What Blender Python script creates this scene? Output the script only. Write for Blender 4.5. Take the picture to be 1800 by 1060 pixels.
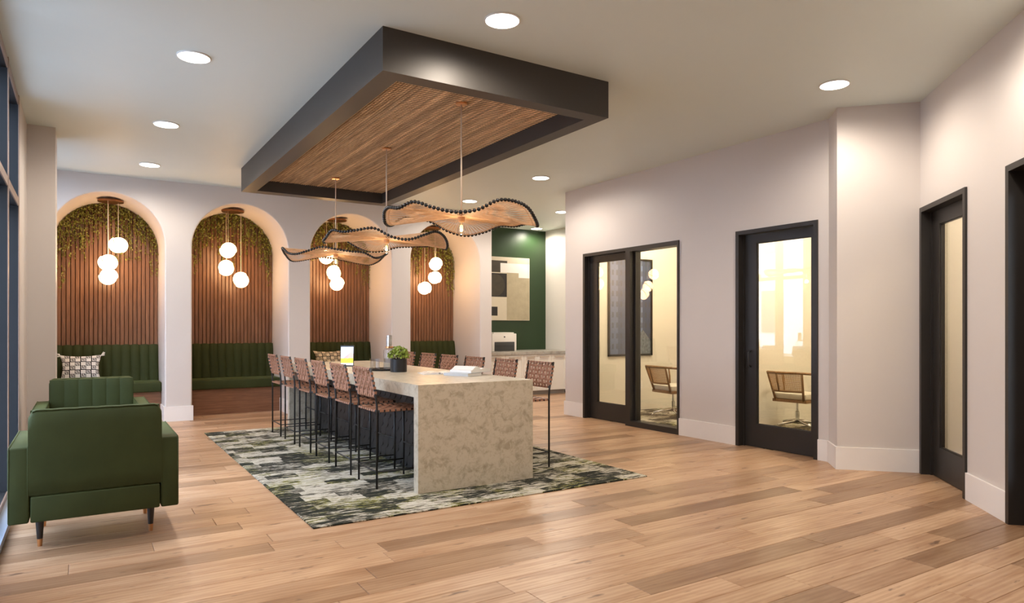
import bpy, bmesh, math, random
from mathutils import Vector, Matrix
random.seed(7)
PI = math.pi
scene = bpy.context.scene
for o in list(bpy.data.objects):
    bpy.data.objects.remove(o)
COL = scene.collection

# ------------------------------------------------------------------ camera
YAW = math.radians(32.16)
CAM_H = 1.37
cd = bpy.data.cameras.new('camera')
cd.sensor_width = 36.0
cd.lens = 1198.7 / 1800 * 36.0
cd.shift_y = 45.7 / 1800
cd.clip_end = 200
cam = bpy.data.objects.new('camera', cd)
cam.location = (0, 0, CAM_H)
cam.rotation_euler = (PI / 2, 0, -YAW)
COL.objects.link(cam)
scene.camera = cam

# ------------------------------------------------------------------ world, exposure
w = bpy.data.worlds.new('sky')
scene.world = w
w.use_nodes = True
bg = w.node_tree.nodes['Background']
bg.inputs[0].default_value = (0.73, 0.84, 1.0, 1)
bg.inputs[1].default_value = 8.0
scene.view_settings.view_transform = 'Standard'
scene.view_settings.look = 'None'
scene.view_settings.exposure = 0.50
scene.view_settings.gamma = 1.0
scene.view_settings.use_curve_mapping = False
DOWNLIGHT_W = 85.0
DOWNLIGHT_COL = (1.0, 0.885, 0.755)
OFFICE_W = 88.0


def lamp(name, kind, loc, energy, color, parent=None, **kw):
    l = bpy.data.lights.new(name, kind)
    l.energy = energy
    l.color = color
    for k, v in kw.items():
        setattr(l, k, v)
    o = bpy.data.objects.new(name, l)
    o.location = loc
    COL.objects.link(o)
    if parent:
        o.parent = parent
    return o


# ------------------------------------------------------------------ mesh helpers
class MB:
    def __init__(self):
        self.v = []
        self.f = []
        self.uv = None

    def add(self, vs, fs):
        b = len(self.v)
        self.v += [tuple(p) for p in vs]
        self.f += [tuple(b + i for i in f) for f in fs]
        return self

    def box(self, x0, x1, y0, y1, z0, z1):
        return self.add([(x0, y0, z0), (x1, y0, z0), (x1, y1, z0), (x0, y1, z0), (x0, y0, z1), (x1, y0, z1), (x1, y1, z1), (x0, y1, z1)],
                        [(3, 2, 1, 0), (4, 5, 6, 7), (0, 1, 5, 4), (1, 2, 6, 5), (2, 3, 7, 6), (3, 0, 4, 7)])

    def rbox(self, x0, x1, y0, y1, z0, z1, r=0.02, seg=3):
        bm = bmesh.new()
        bmesh.ops.create_cube(bm, size=1)
        for v in bm.verts:
            v.co = Vector(((x0 + x1) / 2 + v.co.x * (x1 - x0), (y0 + y1) / 2 + v.co.y * (y1 - y0), (z0 + z1) / 2 + v.co.z * (z1 - z0)))
        bmesh.ops.bevel(bm, geom=bm.edges[:], offset=r, segments=seg, profile=0.5, affect='EDGES')
        bm.verts.index_update()
        self.add([v.co for v in bm.verts], [[v.index for v in f.verts] for f in bm.faces])
        bm.free()
        return self

    def prism(self, poly, z0, z1):
        n = len(poly)
        a = sum(poly[i][0] * poly[(i + 1) % n][1] - poly[(i + 1) % n][0] * poly[i][1] for i in range(n))
        if a < 0:
            poly = poly[::-1]
        vs = [(x, y, z0) for x, y in poly] + [(x, y, z1) for x, y in poly]
        fs = [tuple(range(n - 1, -1, -1)), tuple(range(n, 2 * n))] + [(i, (i + 1) % n, n + (i + 1) % n, n + i) for i in range(n)]
        return self.add(vs, fs)

    def tube(self, pts, r, n=8, caps=True):
        pts = [Vector(p) for p in pts]
        rs = r if isinstance(r, (list, tuple)) else [r] * len(pts)
        base = len(self.v)
        up = None
        for i, p in enumerate(pts):
            t = (pts[min(i + 1, len(pts) - 1)] - pts[max(i - 1, 0)]).normalized()
            if up is None:
                up = Vector((0, 0, 1)) if abs(t.z) < 0.9 else Vector((1, 0, 0))
            s = t.cross(up).normalized()
            u = s.cross(t).normalized()
            up = u
            for k in range(n):
                a = 2 * PI * k / n
                self.v.append(tuple(p + (s * math.cos(a) + u * math.sin(a)) * rs[i]))
        for i in range(len(pts) - 1):
            for k in range(n):
                a = base + i * n + k
                b = base + i * n + (k + 1) % n
                self.f.append((a, b, b + n, a + n))
        if caps:
            self.f.append(tuple(base + k for k in range(n - 1, -1, -1)))
            self.f.append(tuple(base + (len(pts) - 1) * n + k for k in range(n)))
        return self

    def lathe(self, prof, n=24, c=(0, 0, 0)):
        base = len(self.v)
        for r, z in prof:
            for k in range(n):
                a = 2 * PI * k / n
                self.v.append((c[0] + r * math.cos(a), c[1] + r * math.sin(a), c[2] + z))
        m = len(prof)
        for i in range(m - 1):
            for k in range(n):
                a = base + i * n + k
                b = base + i * n + (k + 1) % n
                self.f.append((a, b, b + n, a + n))
        if prof[0][0] > 1e-4:
            self.f.append(tuple(base + k for k in range(n - 1, -1, -1)))
        if prof[-1][0] > 1e-4:
            self.f.append(tuple(base + (m - 1) * n + k for k in range(n)))
        return self

    def xf(self, mat, start=0):
        for i in range(start, len(self.v)):
            self.v[i] = tuple(mat @ Vector(self.v[i]))
        return self


def link(name, me, mat=None, parent=None, loc=None, rot=None):
    o = bpy.data.objects.new(name, me)
    COL.objects.link(o)
    if mat is not None and len(me.materials) == 0:
        me.materials.append(mat)
    if parent is not None:
        o.parent = parent
    if loc is not None:
        o.location = loc
    if rot is not None:
        o.rotation_euler = rot
    return o


def mesh(name, mb, smooth=False, mat=None):
    me = bpy.data.meshes.new(name)
    me.from_pydata(mb.v, [], mb.f)
    me.validate()
    if smooth is True:
        me.polygons.foreach_set('use_smooth', [True] * len(me.polygons))
    me.update()
    if mat is not None:
        me.materials.append(mat)
    return me


def smooth_by_angle(me, ang=0.6):
    bm = bmesh.new()
    bm.from_mesh(me)
    for f in bm.faces:
        f.smooth = True
    for e in bm.edges:
        if len(e.link_faces) == 2 and e.calc_face_angle(0) > ang:
            e.smooth = False
    bm.to_mesh(me)
    bm.free()


def obj(name, mb, mat, parent=None, smooth=False, loc=None, rot=None, ang=None):
    me = mesh(name, mb, smooth)
    if ang:
        smooth_by_angle(me, ang)
    return link(name, me, mat, parent, loc, rot)


def tag(o, label, cat, group=None, kind=None):
    o['label'] = label
    o['category'] = cat
    if group:
        o['group'] = group
    if kind:
        o['kind'] = kind
    return o


def thing(name, label, cat, loc=(0, 0, 0), rz=0, group=None):
    o = bpy.data.objects.new(name, None)
    o.empty_display_size = 0.1
    COL.objects.link(o)
    o.location = loc
    o.rotation_euler = (0, 0, rz)
    return tag(o, label, cat, group)


def struct(name, mb, mat, label, cat, parent=None, **kw):
    o = obj(name, mb, mat, parent, **kw)
    if parent is None:
        tag(o, label, cat, kind='structure')
    return o


def copy_tree(root, loc, rz, label):
    r = root.copy()
    COL.objects.link(r)
    r.location = loc
    r.rotation_euler = (0, 0, rz)
    r['label'] = label
    for ch in list(root.children):
        c = ch.copy()
        COL.objects.link(c)
        c.parent = r
        for g in list(ch.children):
            d = g.copy()
            COL.objects.link(d)
            d.parent = c
    return r


# ------------------------------------------------------------------ materials
class NT:
    def __init__(self, name):
        self.m = bpy.data.materials.new(name)
        self.m.use_nodes = True
        self.t = self.m.node_tree
        self.b = self.t.nodes['Principled BSDF']

    def n(self, typ, **kw):
        nd = self.t.nodes.new(typ)
        for k, v in kw.items():
            if k.startswith('i_'):
                key = k[2:]
                nd.inputs[int(key) if key.isdigit() else key].default_value = v
            else:
                setattr(nd, k, v)
        return nd

    def l(self, a, b):
        self.t.links.new(a, b)

    def math(self, op, a, b=None, c=None, clamp=False):
        nd = self.t.nodes.new('ShaderNodeMath')
        nd.operation = op
        nd.use_clamp = clamp
        for i, x in enumerate((a, b, c)):
            if x is None:
                continue
            if isinstance(x, (int, float)):
                nd.inputs[i].default_value = x
            else:
                self.l(x, nd.inputs[i])
        return nd.outputs[0]

    def mix(self, fac, a, b, blend='MIX'):
        nd = self.t.nodes.new('ShaderNodeMix')
        nd.data_type = 'RGBA'
        nd.blend_type = blend
        for s, x in ((nd.inputs[0], fac), (nd.inputs[6], a), (nd.inputs[7], b)):
            if isinstance(x, (int, float)):
                s.default_value = x
            elif isinstance(x, tuple):
                s.default_value = x if len(x) == 4 else x + (1,)
            else:
                self.l(x, s)
        return nd.outputs[2]

    def ramp(self, fac, stops, interp='LINEAR'):
        nd = self.t.nodes.new('ShaderNodeValToRGB')
        cr = nd.color_ramp
        cr.interpolation = interp
        while len(cr.elements) < len(stops):
            cr.elements.new(0.5)
        for e, (p, c) in zip(cr.elements, stops):
            e.position = p
            e.color = c if len(c) == 4 else c + (1,)
        self.l(fac, nd.inputs[0])
        return nd.outputs[0]

    def coord(self, which='Object'):
        return self.n('ShaderNodeTexCoord').outputs[which]

    def mapping(self, vec, scale=(1, 1, 1), loc=(0, 0, 0), rot=(0, 0, 0)):
        nd = self.n('ShaderNodeMapping')
        nd.inputs['Scale'].default_value = scale
        nd.inputs['Location'].default_value = loc
        nd.inputs['Rotation'].default_value = rot
        self.l(vec, nd.inputs['Vector'])
        return nd.outputs[0]

    def noise(self, vec, scale, detail=3, rough=0.5, dist=0.0):
        nd = self.n('ShaderNodeTexNoise')
        nd.inputs['Scale'].default_value = scale
        nd.inputs['Detail'].default_value = detail
        nd.inputs['Roughness'].default_value = rough
        nd.inputs['Distortion'].default_value = dist
        self.l(vec, nd.inputs['Vector'])
        return nd.outputs[0]

    def bump(self, h, strength=0.2, dist=0.01):
        nd = self.n('ShaderNodeBump')
        nd.inputs['Strength'].default_value = strength
        nd.inputs['Distance'].default_value = dist
        self.l(h, nd.inputs['Height'])
        self.l(nd.outputs[0], self.b.inputs['Normal'])

    def set(self, color=None, rough=None, metal=None, spec=None):
        if color is not None:
            if isinstance(color, tuple):
                self.b.inputs['Base Color'].default_value = color if len(color) == 4 else color + (1,)
            else:
                self.l(color, self.b.inputs['Base Color'])
        if rough is not None:
            if isinstance(rough, (int, float)):
                self.b.inputs['Roughness'].default_value = rough
            else:
                self.l(rough, self.b.inputs['Roughness'])
        if metal is not None:
            self.b.inputs['Metallic'].default_value = metal
        if spec is not None:
            self.b.inputs['Specular IOR Level'].default_value = spec
        return self


def plain(name, col, rough=0.5, metal=0.0, spec=0.5, var=0.06, scale=12.0, bump=0.0):
    t = NT(name)
    co = t.coord()
    nz = t.noise(co, scale, 4, 0.55)
    c = t.mix(nz, tuple(x * (1 - var) for x in col), tuple(min(1, x * (1 + var)) for x in col))
    t.set(c, rough, metal, spec)
    if bump:
        t.bump(t.noise(co, scale * 6, 3), bump, 0.004)
    return t.m


M = {}
M['wall'] = plain('wall_paint', (0.62, 0.57, 0.538), 0.42, spec=0.4, var=0.015, scale=3, bump=0.03)
M['niche_wall'] = M['wall']
M['ceiling'] = plain('ceiling_paint', (0.685, 0.75, 0.71), 0.5, spec=0.35, var=0.015, scale=3, bump=0.02)
M['base'] = plain('baseboard_paint', (0.78, 0.74, 0.71), 0.4, var=0.015)
M['cream'] = plain('office_wall_paint', (0.83, 0.77, 0.67), 0.5, var=0.015)
M['greenwall'] = plain('green_wall_paint', (0.018, 0.045, 0.014), 0.38, var=0.03, scale=4)
M['frame'] = plain('dark_bronze_frame', (0.020, 0.017, 0.015), 0.42, var=0.1, scale=8)
M['navy'] = plain('navy_mullion', (0.009, 0.011, 0.014), 0.6, spec=0.3, var=0.08)
M['black'] = plain('black_metal', (0.012, 0.012, 0.013), 0.4, var=0.1)
M['box'] = plain('charcoal_canopy_paint', (0.060, 0.054, 0.049), 0.46, metal=0.40, var=0.04, scale=3)
M['brass'] = plain('brushed_brass', (0.62, 0.33, 0.15), 0.28, metal=1.0, var=0.05)
M['copper'] = plain('dark_copper', (0.24, 0.11, 0.05), 0.35, metal=1.0, var=0.05)
M['chrome'] = plain('chrome', (0.75, 0.74, 0.72), 0.15, metal=1.0, var=0.02)
M['steel'] = plain('brushed_steel', (0.6, 0.6, 0.6), 0.25, metal=1.0, var=0.03)
M['white_trim'] = plain('white_trim', (0.82, 0.80, 0.77), 0.4, var=0.01)
M['cabinet'] = plain('cabinet_paint', (0.80, 0.76, 0.68), 0.42, var=0.015)
M['printer'] = plain('printer_plastic', (0.80, 0.77, 0.72), 0.4, var=0.02)
M['printer_dark'] = plain('printer_dark_plastic', (0.045, 0.048, 0.048), 0.3, var=0.05)
M['paper'] = plain('paper', (0.80, 0.79, 0.76), 0.6, var=0.04, scale=30)
M['book_cover'] = plain('grey_book_cover', (0.52, 0.54, 0.56), 0.5, var=0.05)
M['magazine'] = None
M['leather'] = plain('tan_leather', (0.30, 0.14, 0.082), 0.46, var=0.18, scale=40, bump=0.08)
M['cord'] = plain('pale_cord', (0.72, 0.58, 0.45), 0.6, var=0.05)
M['bead'] = plain('black_bead', (0.008, 0.008, 0.009), 0.25, var=0.05)
M['string'] = plain('rattan_string', (0.72, 0.44, 0.24), 0.45, var=0.3, scale=30)
M['lamp_wood'] = plain('lamp_wood', (0.62, 0.32, 0.14), 0.45, var=0.1, scale=30)
M['leg_wood'] = plain('dark_leg_wood', (0.022, 0.016, 0.013), 0.4, var=0.2, scale=30)
M['vine'] = plain('ivy_leaf', (0.20, 0.205, 0.035), 0.33, var=0.6, scale=25)
M['stem'] = plain('ivy_stem', (0.05, 0.045, 0.02), 0.6, var=0.2)
M['plant'] = plain('pot_plant_leaf', (0.26, 0.34, 0.045), 0.5, var=0.4, scale=40)
M['pot'] = plain('black_pot', (0.010, 0.010, 0.011), 0.38, var=0.1)
M['soil'] = plain('soil', (0.02, 0.014, 0.01), 0.9, var=0.3, scale=60)
M['facade'] = plain('pale_facade', (0.75, 0.76, 0.78), 0.7, var=0.03, scale=1)
M['facade_win'] = plain('facade_window', (0.10, 0.12, 0.15), 0.3, var=0.1, scale=1)
M['asphalt'] = plain('street_paving', (0.30, 0.30, 0.31), 0.8, var=0.1, scale=1)
M['cushion'] = plain('linen_cushion', (0.66, 0.60, 0.50), 0.8, var=0.05, scale=40)
M['cap'] = plain('lit_edge_tan', (0.22, 0.145, 0.105), 0.4, var=0.06)  # tan paints the warm room light on the navy frame edges
M['sill'] = plain('window_sill', (0.35, 0.40, 0.48), 0.4, var=0.04)


def velvet():
    t = NT('green_velvet')
    co = t.coord()
    nz = t.noise(co, 5, 4, 0.6)
    c = t.mix(nz, (0.019, 0.0255, 0.0055), (0.041, 0.051, 0.013))
    t.set(c, 0.75, spec=0.25)
    t.b.inputs['Sheen Weight'].default_value = 0.14
    t.b.inputs['Sheen Roughness'].default_value = 0.35
    t.b.inputs['Sheen Tint'].default_value = (0.60, 0.72, 0.25, 1)
    t.bump(t.noise(co, 300, 2), 0.06, 0.002)
    return t.m


M['velvet'] = velvet()


def emit(name, col, s):
    t = NT(name)
    t.set((0.9, 0.88, 0.85), 0.3)
    t.b.inputs['Emission Color'].default_value = col + (1,)
    t.b.inputs['Emission Strength'].default_value = s
    return t.m


M['diffuser'] = emit('downlight_diffuser', (1.0, 0.95, 0.88), 8.0)
M['globe'] = emit('opal_globe', (1.0, 0.61, 0.29), 12.0)
M['bulb_glow'] = emit('filament_glow', (1.0, 0.62, 0.10), 3.0)


def glass(name, tint=(1, 1, 1), boost=1.0, rough=0.0):
    t = NT(name)
    t.t.nodes.remove(t.b)
    tr = t.n('ShaderNodeBsdfTransparent')
    tr.inputs[0].default_value = tint + (1,)
    gl = t.n('ShaderNodeBsdfGlossy')
    gl.inputs['Roughness'].default_value = rough
    lw = t.n('ShaderNodeLayerWeight')
    lw.inputs[0].default_value = 0.5
    sch = t.math('ADD', t.math('MULTIPLY', t.math('POWER', lw.outputs['Facing'], 5.0), 0.96), 0.04)
    fac = t.math('MULTIPLY', sch, boost, clamp=True)
    mx = t.n('ShaderNodeMixShader')
    t.l(fac, mx.inputs[0])
    t.l(tr.outputs[0], mx.inputs[1])
    t.l(gl.outputs[0], mx.inputs[2])
    t.l(mx.outputs[0], t.t.nodes['Material Output'].inputs[0])
    return t.m


M['glass'] = glass('door_glass', (0.98, 0.97, 0.95), 1.9)
M['window_glass'] = glass('window_glass', (0.93, 0.96, 1.0), 1.0)
M['clear'] = glass('clear_glassware', (0.93, 0.94, 0.95), 1.6)


def plank_mat():
    t = NT('oak_plank')
    oi = t.n('ShaderNodeObjectInfo')
    geo = t.n('ShaderNodeNewGeometry')
    r = t.math('FRACT', t.math('ADD', t.math('MULTIPLY', oi.outputs['Random'], 7.31), t.math('MULTIPLY', geo.outputs['Random Per Island'], 3.17)))
    co = t.coord()
    off = t.n('ShaderNodeCombineXYZ')
    t.l(t.math('MULTIPLY', r, 53.0), off.inputs[0])
    t.l(t.math('MULTIPLY', r, 91.0), off.inputs[1])
    va = t.n('ShaderNodeVectorMath', operation='ADD')
    t.l(co, va.inputs[0])
    t.l(off.outputs[0], va.inputs[1])
    p = va.outputs[0]
    base = t.ramp(r, [(0.0, (0.33, 0.205, 0.12)), (0.18, (0.40, 0.26, 0.16)), (0.3, (0.54, 0.36, 0.225)), (0.55, (0.60, 0.41, 0.265)), (0.8, (0.66, 0.46, 0.30)), (1.0, (0.50, 0.33, 0.205))])
    broad = t.noise(t.mapping(p, (0.7, 5, 1)), 2.2, 4, 0.6, 0.6)
    c = t.mix(t.ramp(broad, [(0.40, (0, 0, 0)), (0.66, (1, 1, 1))]), base, t.mix(1.0, base, (0.74, 0.64, 0.56), 'MULTIPLY'))
    wave = t.n('ShaderNodeTexWave', wave_type='BANDS', bands_direction='Y')
    wave.inputs['Scale'].default_value = 9
    wave.inputs['Distortion'].default_value = 9
    wave.inputs['Detail'].default_value = 3
    wave.inputs['Detail Scale'].default_value = 0.6
    t.l(t.mapping(p, (0.12, 1, 1)), wave.inputs['Vector'])
    c = t.mix(t.math('MULTIPLY', wave.outputs[0], 0.5), c, t.mix(1.0, c, (0.70, 0.60, 0.52), 'MULTIPLY'))
    fine = t.noise(t.mapping(p, (1.5, 60, 1)), 3, 4, 0.7)
    c = t.mix(t.math('MULTIPLY', fine, 0.6), c, t.mix(1.0, c, (0.62, 0.52, 0.45), 'MULTIPLY'))
    knot = t.noise(t.mapping(p, (1.3, 4.5, 1)), 3.4, 3, 0.55)
    c = t.mix(t.ramp(knot, [(0.645, (0, 0, 0)), (0.72, (1, 1, 1))]), c, (0.15, 0.08, 0.045))
    t.set(c, t.math('ADD', t.math('MULTIPLY', fine, 0.15), 0.29), spec=0.5)
    t.bump(fine, 0.08, 0.002)
    return t.m


M['plank'] = plank_mat()
M['subfloor'] = plain('subfloor', (0.10, 0.06, 0.035), 0.8)


def wood(name, c0, c1, axis=2, rough=0.42, rnd=0.25):
    t = NT(name)
    oi = t.n('ShaderNodeObjectInfo')
    co = t.coord()
    off = t.n('ShaderNodeCombineXYZ')
    for i in range(3):
        t.l(t.math('MULTIPLY', oi.outputs['Random'], 37.0 + i * 11), off.inputs[i])
    va = t.n('ShaderNodeVectorMath', operation='ADD')
    t.l(co, va.inputs[0])
    t.l(off.outputs[0], va.inputs[1])
    s = [14, 14, 14]
    s[axis] = 0.9
    nz = t.noise(t.mapping(va.outputs[0], tuple(s)), 3.0, 5, 0.6, 0.8)
    c = t.mix(t.ramp(nz, [(0.3, (0, 0, 0)), (0.7, (1, 1, 1))]), c0, c1)
    v = t.math('ADD', t.math('MULTIPLY', oi.outputs['Random'], rnd), 1 - rnd / 2)
    hsv = t.n('ShaderNodeHueSaturation')
    t.l(c, hsv.inputs['Color'])
    t.l(v, hsv.inputs['Value'])
    t.set(hsv.outputs[0], rough)
    t.bump(nz, 0.06, 0.003)
    return t.m


M['slat'] = wood('walnut_slat', (0.115, 0.050, 0.025), (0.235, 0.112, 0.058), 2, 0.34, 0.12)
M['bench_wood'] = wood('walnut_panel', (0.14, 0.058, 0.028), (0.25, 0.115, 0.058), 0, 0.42, 0.1)
M['chair_wood'] = wood('oak_chair_wood', (0.19, 0.095, 0.035), (0.32, 0.17, 0.07), 0, 0.45, 0.1)
M['slat_back'] = plain('slat_backing', (0.035, 0.016, 0.009), 0.7)
M['reed'] = wood('reed_matting', (0.46, 0.27, 0.12), (0.92, 0.64, 0.36), 1, 0.6, 0.6)
M['reed_back'] = plain('matting_backing', (0.03, 0.017, 0.009), 0.8)
M['cane'] = plain('woven_cane', (0.50, 0.27, 0.10), 0.55, var=0.1)


def stone(name='limestone', a=(0.375, 0.32, 0.235), b=(0.53, 0.47, 0.37)):
    t = NT(name)
    co = t.coord()
    big = t.noise(co, 11.0, 6, 0.66, 0.5)
    c = t.mix(t.ramp(big, [(0.36, (0, 0, 0)), (0.52, (1, 1, 1))]), a, b)
    mid = t.noise(co, 34, 4, 0.6, 0.4)
    c = t.mix(t.ramp(mid, [(0.50, (0, 0, 0)), (0.68, (0.55, 0.55, 0.55))]), c, t.mix(1.0, c, (0.72, 0.68, 0.60), 'MULTIPLY'))
    t.set(c, 0.34, spec=0.45)
    return t.m


M['stone'] = stone()
M['counter'] = stone('counter_stone', (0.30, 0.28, 0.24), (0.42, 0.39, 0.34))


def rug_mat(name, scale=1.0):
    t = NT(name)
    co = t.coord()
    p = t.mapping(co, (scale, scale, scale))
    warp = t.noise(t.mapping(p, (3.0, 7, 1)), 2.0, 6, 0.7)
    sep = t.n('ShaderNodeSeparateXYZ')
    t.l(p, sep.inputs[0])
    # ragged rows of rectangular blocks running along X
    yy = t.math('ADD', t.math('MULTIPLY', sep.outputs[1], 6.5), t.math('MULTIPLY', t.math('SUBTRACT', warp, 0.5), 1.5))
    row = t.math('FLOOR', yy)
    wn = t.n('ShaderNodeTexWhiteNoise', noise_dimensions='1D')
    t.l(row, wn.inputs['W'])
    xx = t.math('ADD', t.math('MULTIPLY', sep.outputs[0], 3.6), t.math('MULTIPLY', wn.outputs[0], 5.0))
    colm = t.math('FLOOR', xx)
    wn2 = t.n('ShaderNodeTexWhiteNoise', noise_dimensions='2D')
    cmb = t.n('ShaderNodeCombineXYZ')
    t.l(row, cmb.inputs[0])
    t.l(colm, cmb.inputs[1])
    t.l(cmb.outputs[0], wn2.inputs['Vector'])
    streak = t.noise(t.mapping(p, (2.4, 13, 1)), 2.8, 8, 0.72, 0.6)
    v = t.math('ADD', t.math('MULTIPLY', wn2.outputs[0], 0.17), t.math('MULTIPLY', streak, 1.0))
    v = t.math('SUBTRACT', v, 0.085)
    patch = t.noise(p, 2.1, 3, 0.6)
    ol = t.mix(t.ramp(patch, [(0.46, (0, 0, 0)), (0.60, (1, 1, 1))]), (0.15, 0.135, 0.105), (0.22, 0.21, 0.045))
    cream = t.mix(t.noise(p, 60, 3, 0.6), (0.40, 0.37, 0.30), (0.62, 0.58, 0.49))
    c = t.mix(t.ramp(v, [(0.468, (0, 0, 0)), (0.488, (1, 1, 1))]), (0.022, 0.025, 0.020), ol)
    c = t.mix(t.ramp(v, [(0.522, (0, 0, 0)), (0.542, (1, 1, 1))]), c, cream)
    lines = t.noise(t.mapping(p, (1.8, 34, 1), (3, 5, 0)), 2.2, 7, 0.7, 0.3)
    c = t.mix(t.ramp(lines, [(0.37, (1, 1, 1)), (0.42, (0, 0, 0))]), c, (0.028, 0.027, 0.022))
    t.set(c, 0.95, spec=0.1)
    t.bump(t.noise(p, 220, 2), 0.5, 0.004)
    return t.m


M['rug'] = rug_mat('patchwork_rug')


def pillow_mat(name, light):
    t = NT(name)
    uv = t.coord('UV')
    sep = t.n('ShaderNodeSeparateXYZ')
    t.l(t.mapping(uv, (8, 7, 1)), sep.inputs[0])
    ux, uy = sep.outputs[0], sep.outputs[1]
    par = t.math('MODULO', t.math('ADD', t.math('FLOOR', ux), t.math('FLOOR', uy)), 2.0)
    fx, fy = t.math('FRACT', ux), t.math('FRACT', uy)
    flip = t.math('MODULO', t.math('FLOOR', uy), 2.0)
    gx = t.math('ABSOLUTE', t.math('SUBTRACT', fx, flip))
    gy = t.math('ABSOLUTE', t.math('SUBTRACT', fy, flip))
    mx = t.math('MAXIMUM', gx, gy)
    band = t.math('MODULO', t.math('FLOOR', t.math('MULTIPLY', mx, 6.0)), 2.0)
    edge = t.math('GREATER_THAN', t.math('MAXIMUM', t.math('ABSOLUTE', t.math('SUBTRACT', fx, 0.5)), t.math('ABSOLUTE', t.math('SUBTRACT', fy, 0.5))), 0.44)
    a = t.math('MULTIPLY', par, band)
    b = t.math('MULTIPLY', t.math('SUBTRACT', 1.0, par), edge)
    k = t.math('ADD', a, b, clamp=True)
    t.set(t.mix(k, light, (0.012, 0.012, 0.013)), 0.85, spec=0.2)
    t.bump(t.noise(uv, 180, 2), 0.15, 0.002)
    return t.m


M['pillow_white'] = pillow_mat('white_black_print', (0.72, 0.70, 0.67))
M['pillow_cream'] = pillow_mat('cream_black_print', (0.60, 0.50, 0.36))


def sign_mat():
    t = NT('sign_print')
    uv = t.coord('UV')
    sep = t.n('ShaderNodeSeparateXYZ')
    t.l(uv, sep.inputs[0])
    x, y = sep.outputs[0], sep.outputs[1]
    nz = t.noise(uv, 5, 4)
    ridge = t.math('SUBTRACT', t.math('SUBTRACT', 0.80, t.math('MULTIPLY', t.math('ABSOLUTE', t.math('SUBTRACT', x, 0.80)), 0.62)), t.math('MULTIPLY', nz, 0.12))
    mountain = t.math('LESS_THAN', y, ridge)
    mc = t.mix(t.ramp(t.math('ADD', x, t.math('MULTIPLY', nz, 0.5)), [(0.35, (0, 0, 0)), (0.9, (1, 1, 1))]), (0.20, 0.22, 0.38), (0.72, 0.42, 0.38))
    c = t.mix(mountain, t.mix(y, (0.55, 0.62, 0.75), (0.70, 0.78, 0.90)), mc)
    yl = t.math('LESS_THAN', y, t.math('ADD', 0.30, t.math('MULTIPLY', nz, 0.16)))
    c = t.mix(yl, c, t.mix(nz, (0.80, 0.50, 0.0), (0.85, 0.68, 0.03)))
    c = t.mix(t.math('LESS_THAN', y, 0.12), c, (0.78, 0.78, 0.78))
    t.set(c, 0.3)
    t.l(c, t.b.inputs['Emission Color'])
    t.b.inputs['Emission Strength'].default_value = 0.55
    return t.m


M['sign'] = sign_mat()


def city_mat():
    t = NT('city_print')
    uv = t.coord('UV')
    sep = t.n('ShaderNodeSeparateXYZ')
    t.l(uv, sep.inputs[0])
    x, y = sep.outputs[0], sep.outputs[1]
    towers = t.math('FLOOR', t.math('MULTIPLY', x, 5.0))
    wn = t.n('ShaderNodeTexWhiteNoise', noise_dimensions='1D')
    t.l(towers, wn.inputs['W'])
    c = t.mix(wn.outputs[0], (0.07, 0.09, 0.15), (0.20, 0.25, 0.40))
    wx = t.math('GREATER_THAN', t.math('FRACT', t.math('MULTIPLY', x, 10.0)), 0.55)
    wy = t.math('GREATER_THAN', t.math('FRACT', t.math('MULTIPLY', y, 9.0)), 0.5)
    c = t.mix(t.math('MULTIPLY', t.math('MULTIPLY', wx, wy), 0.6), c, (0.08, 0.085, 0.10))
    bush = t.math('LESS_THAN', t.math('ADD', y, t.math('MULTIPLY', t.math('ABSOLUTE', t.math('SUBTRACT', x, 0.8)), 0.6)), 0.26)
    c = t.mix(bush, c, t.mix(t.noise(uv, 30, 3), (0.03, 0.035, 0.04), (0.30, 0.33, 0.38)))
    t.set(c, 0.12)
    return t.m


M['city'] = city_mat()


def magazine_mat():
    t = NT('magazine_page')
    co = t.coord()
    nz = t.noise(co, 18, 3, 0.6)
    c = t.ramp(nz, [(0.36, (0.25, 0.24, 0.24)), (0.44, (0.72, 0.70, 0.67)), (0.7, (0.80, 0.78, 0.75))])
    t.set(c, 0.4)
    return t.m


M['magazine'] = magazine_mat()


def art_mat(name, c, var=0.12):
    return plain(name, c, 0.7, var=var, scale=9, bump=0.05)


M['art_tan'] = art_mat('art_tan_field', (0.42, 0.36, 0.24), 0.18)
M['art_cream'] = art_mat('art_cream_field', (0.62, 0.55, 0.42), 0.05)
M['art_white'] = art_mat('art_white_field', (0.80, 0.77, 0.72), 0.03)
M['art_black'] = art_mat('art_black_field', (0.018, 0.015, 0.012), 0.3)
M['art_dark'] = art_mat('art_brown_field', (0.045, 0.036, 0.022), 0.4)
M['scale'] = plain('dark_scale_tile', (0.010, 0.010, 0.011), 0.42, var=0.2, scale=6)
M['panel_dark'] = plain('dark_panel', (0.014, 0.015, 0.016), 0.5, var=0.1)

# ------------------------------------------------------------------ setting
H = 3.5
AX = 6.44           # wall with the glass doors
ARY = 11.06         # arch wall
F = Vector((math.sin(YAW), math.cos(YAW)))
R = Vector((math.cos(YAW), -math.sin(YAW)))


def proj(x, y, z=0.0):
    d = x * F.x + y * F.y
    if d < 0.2:
        return None
    return 900 + 1198.7 * (x * R.x + y * R.y) / d, 575.7 - (z - CAM_H) * 1198.7 / d, d


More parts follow.
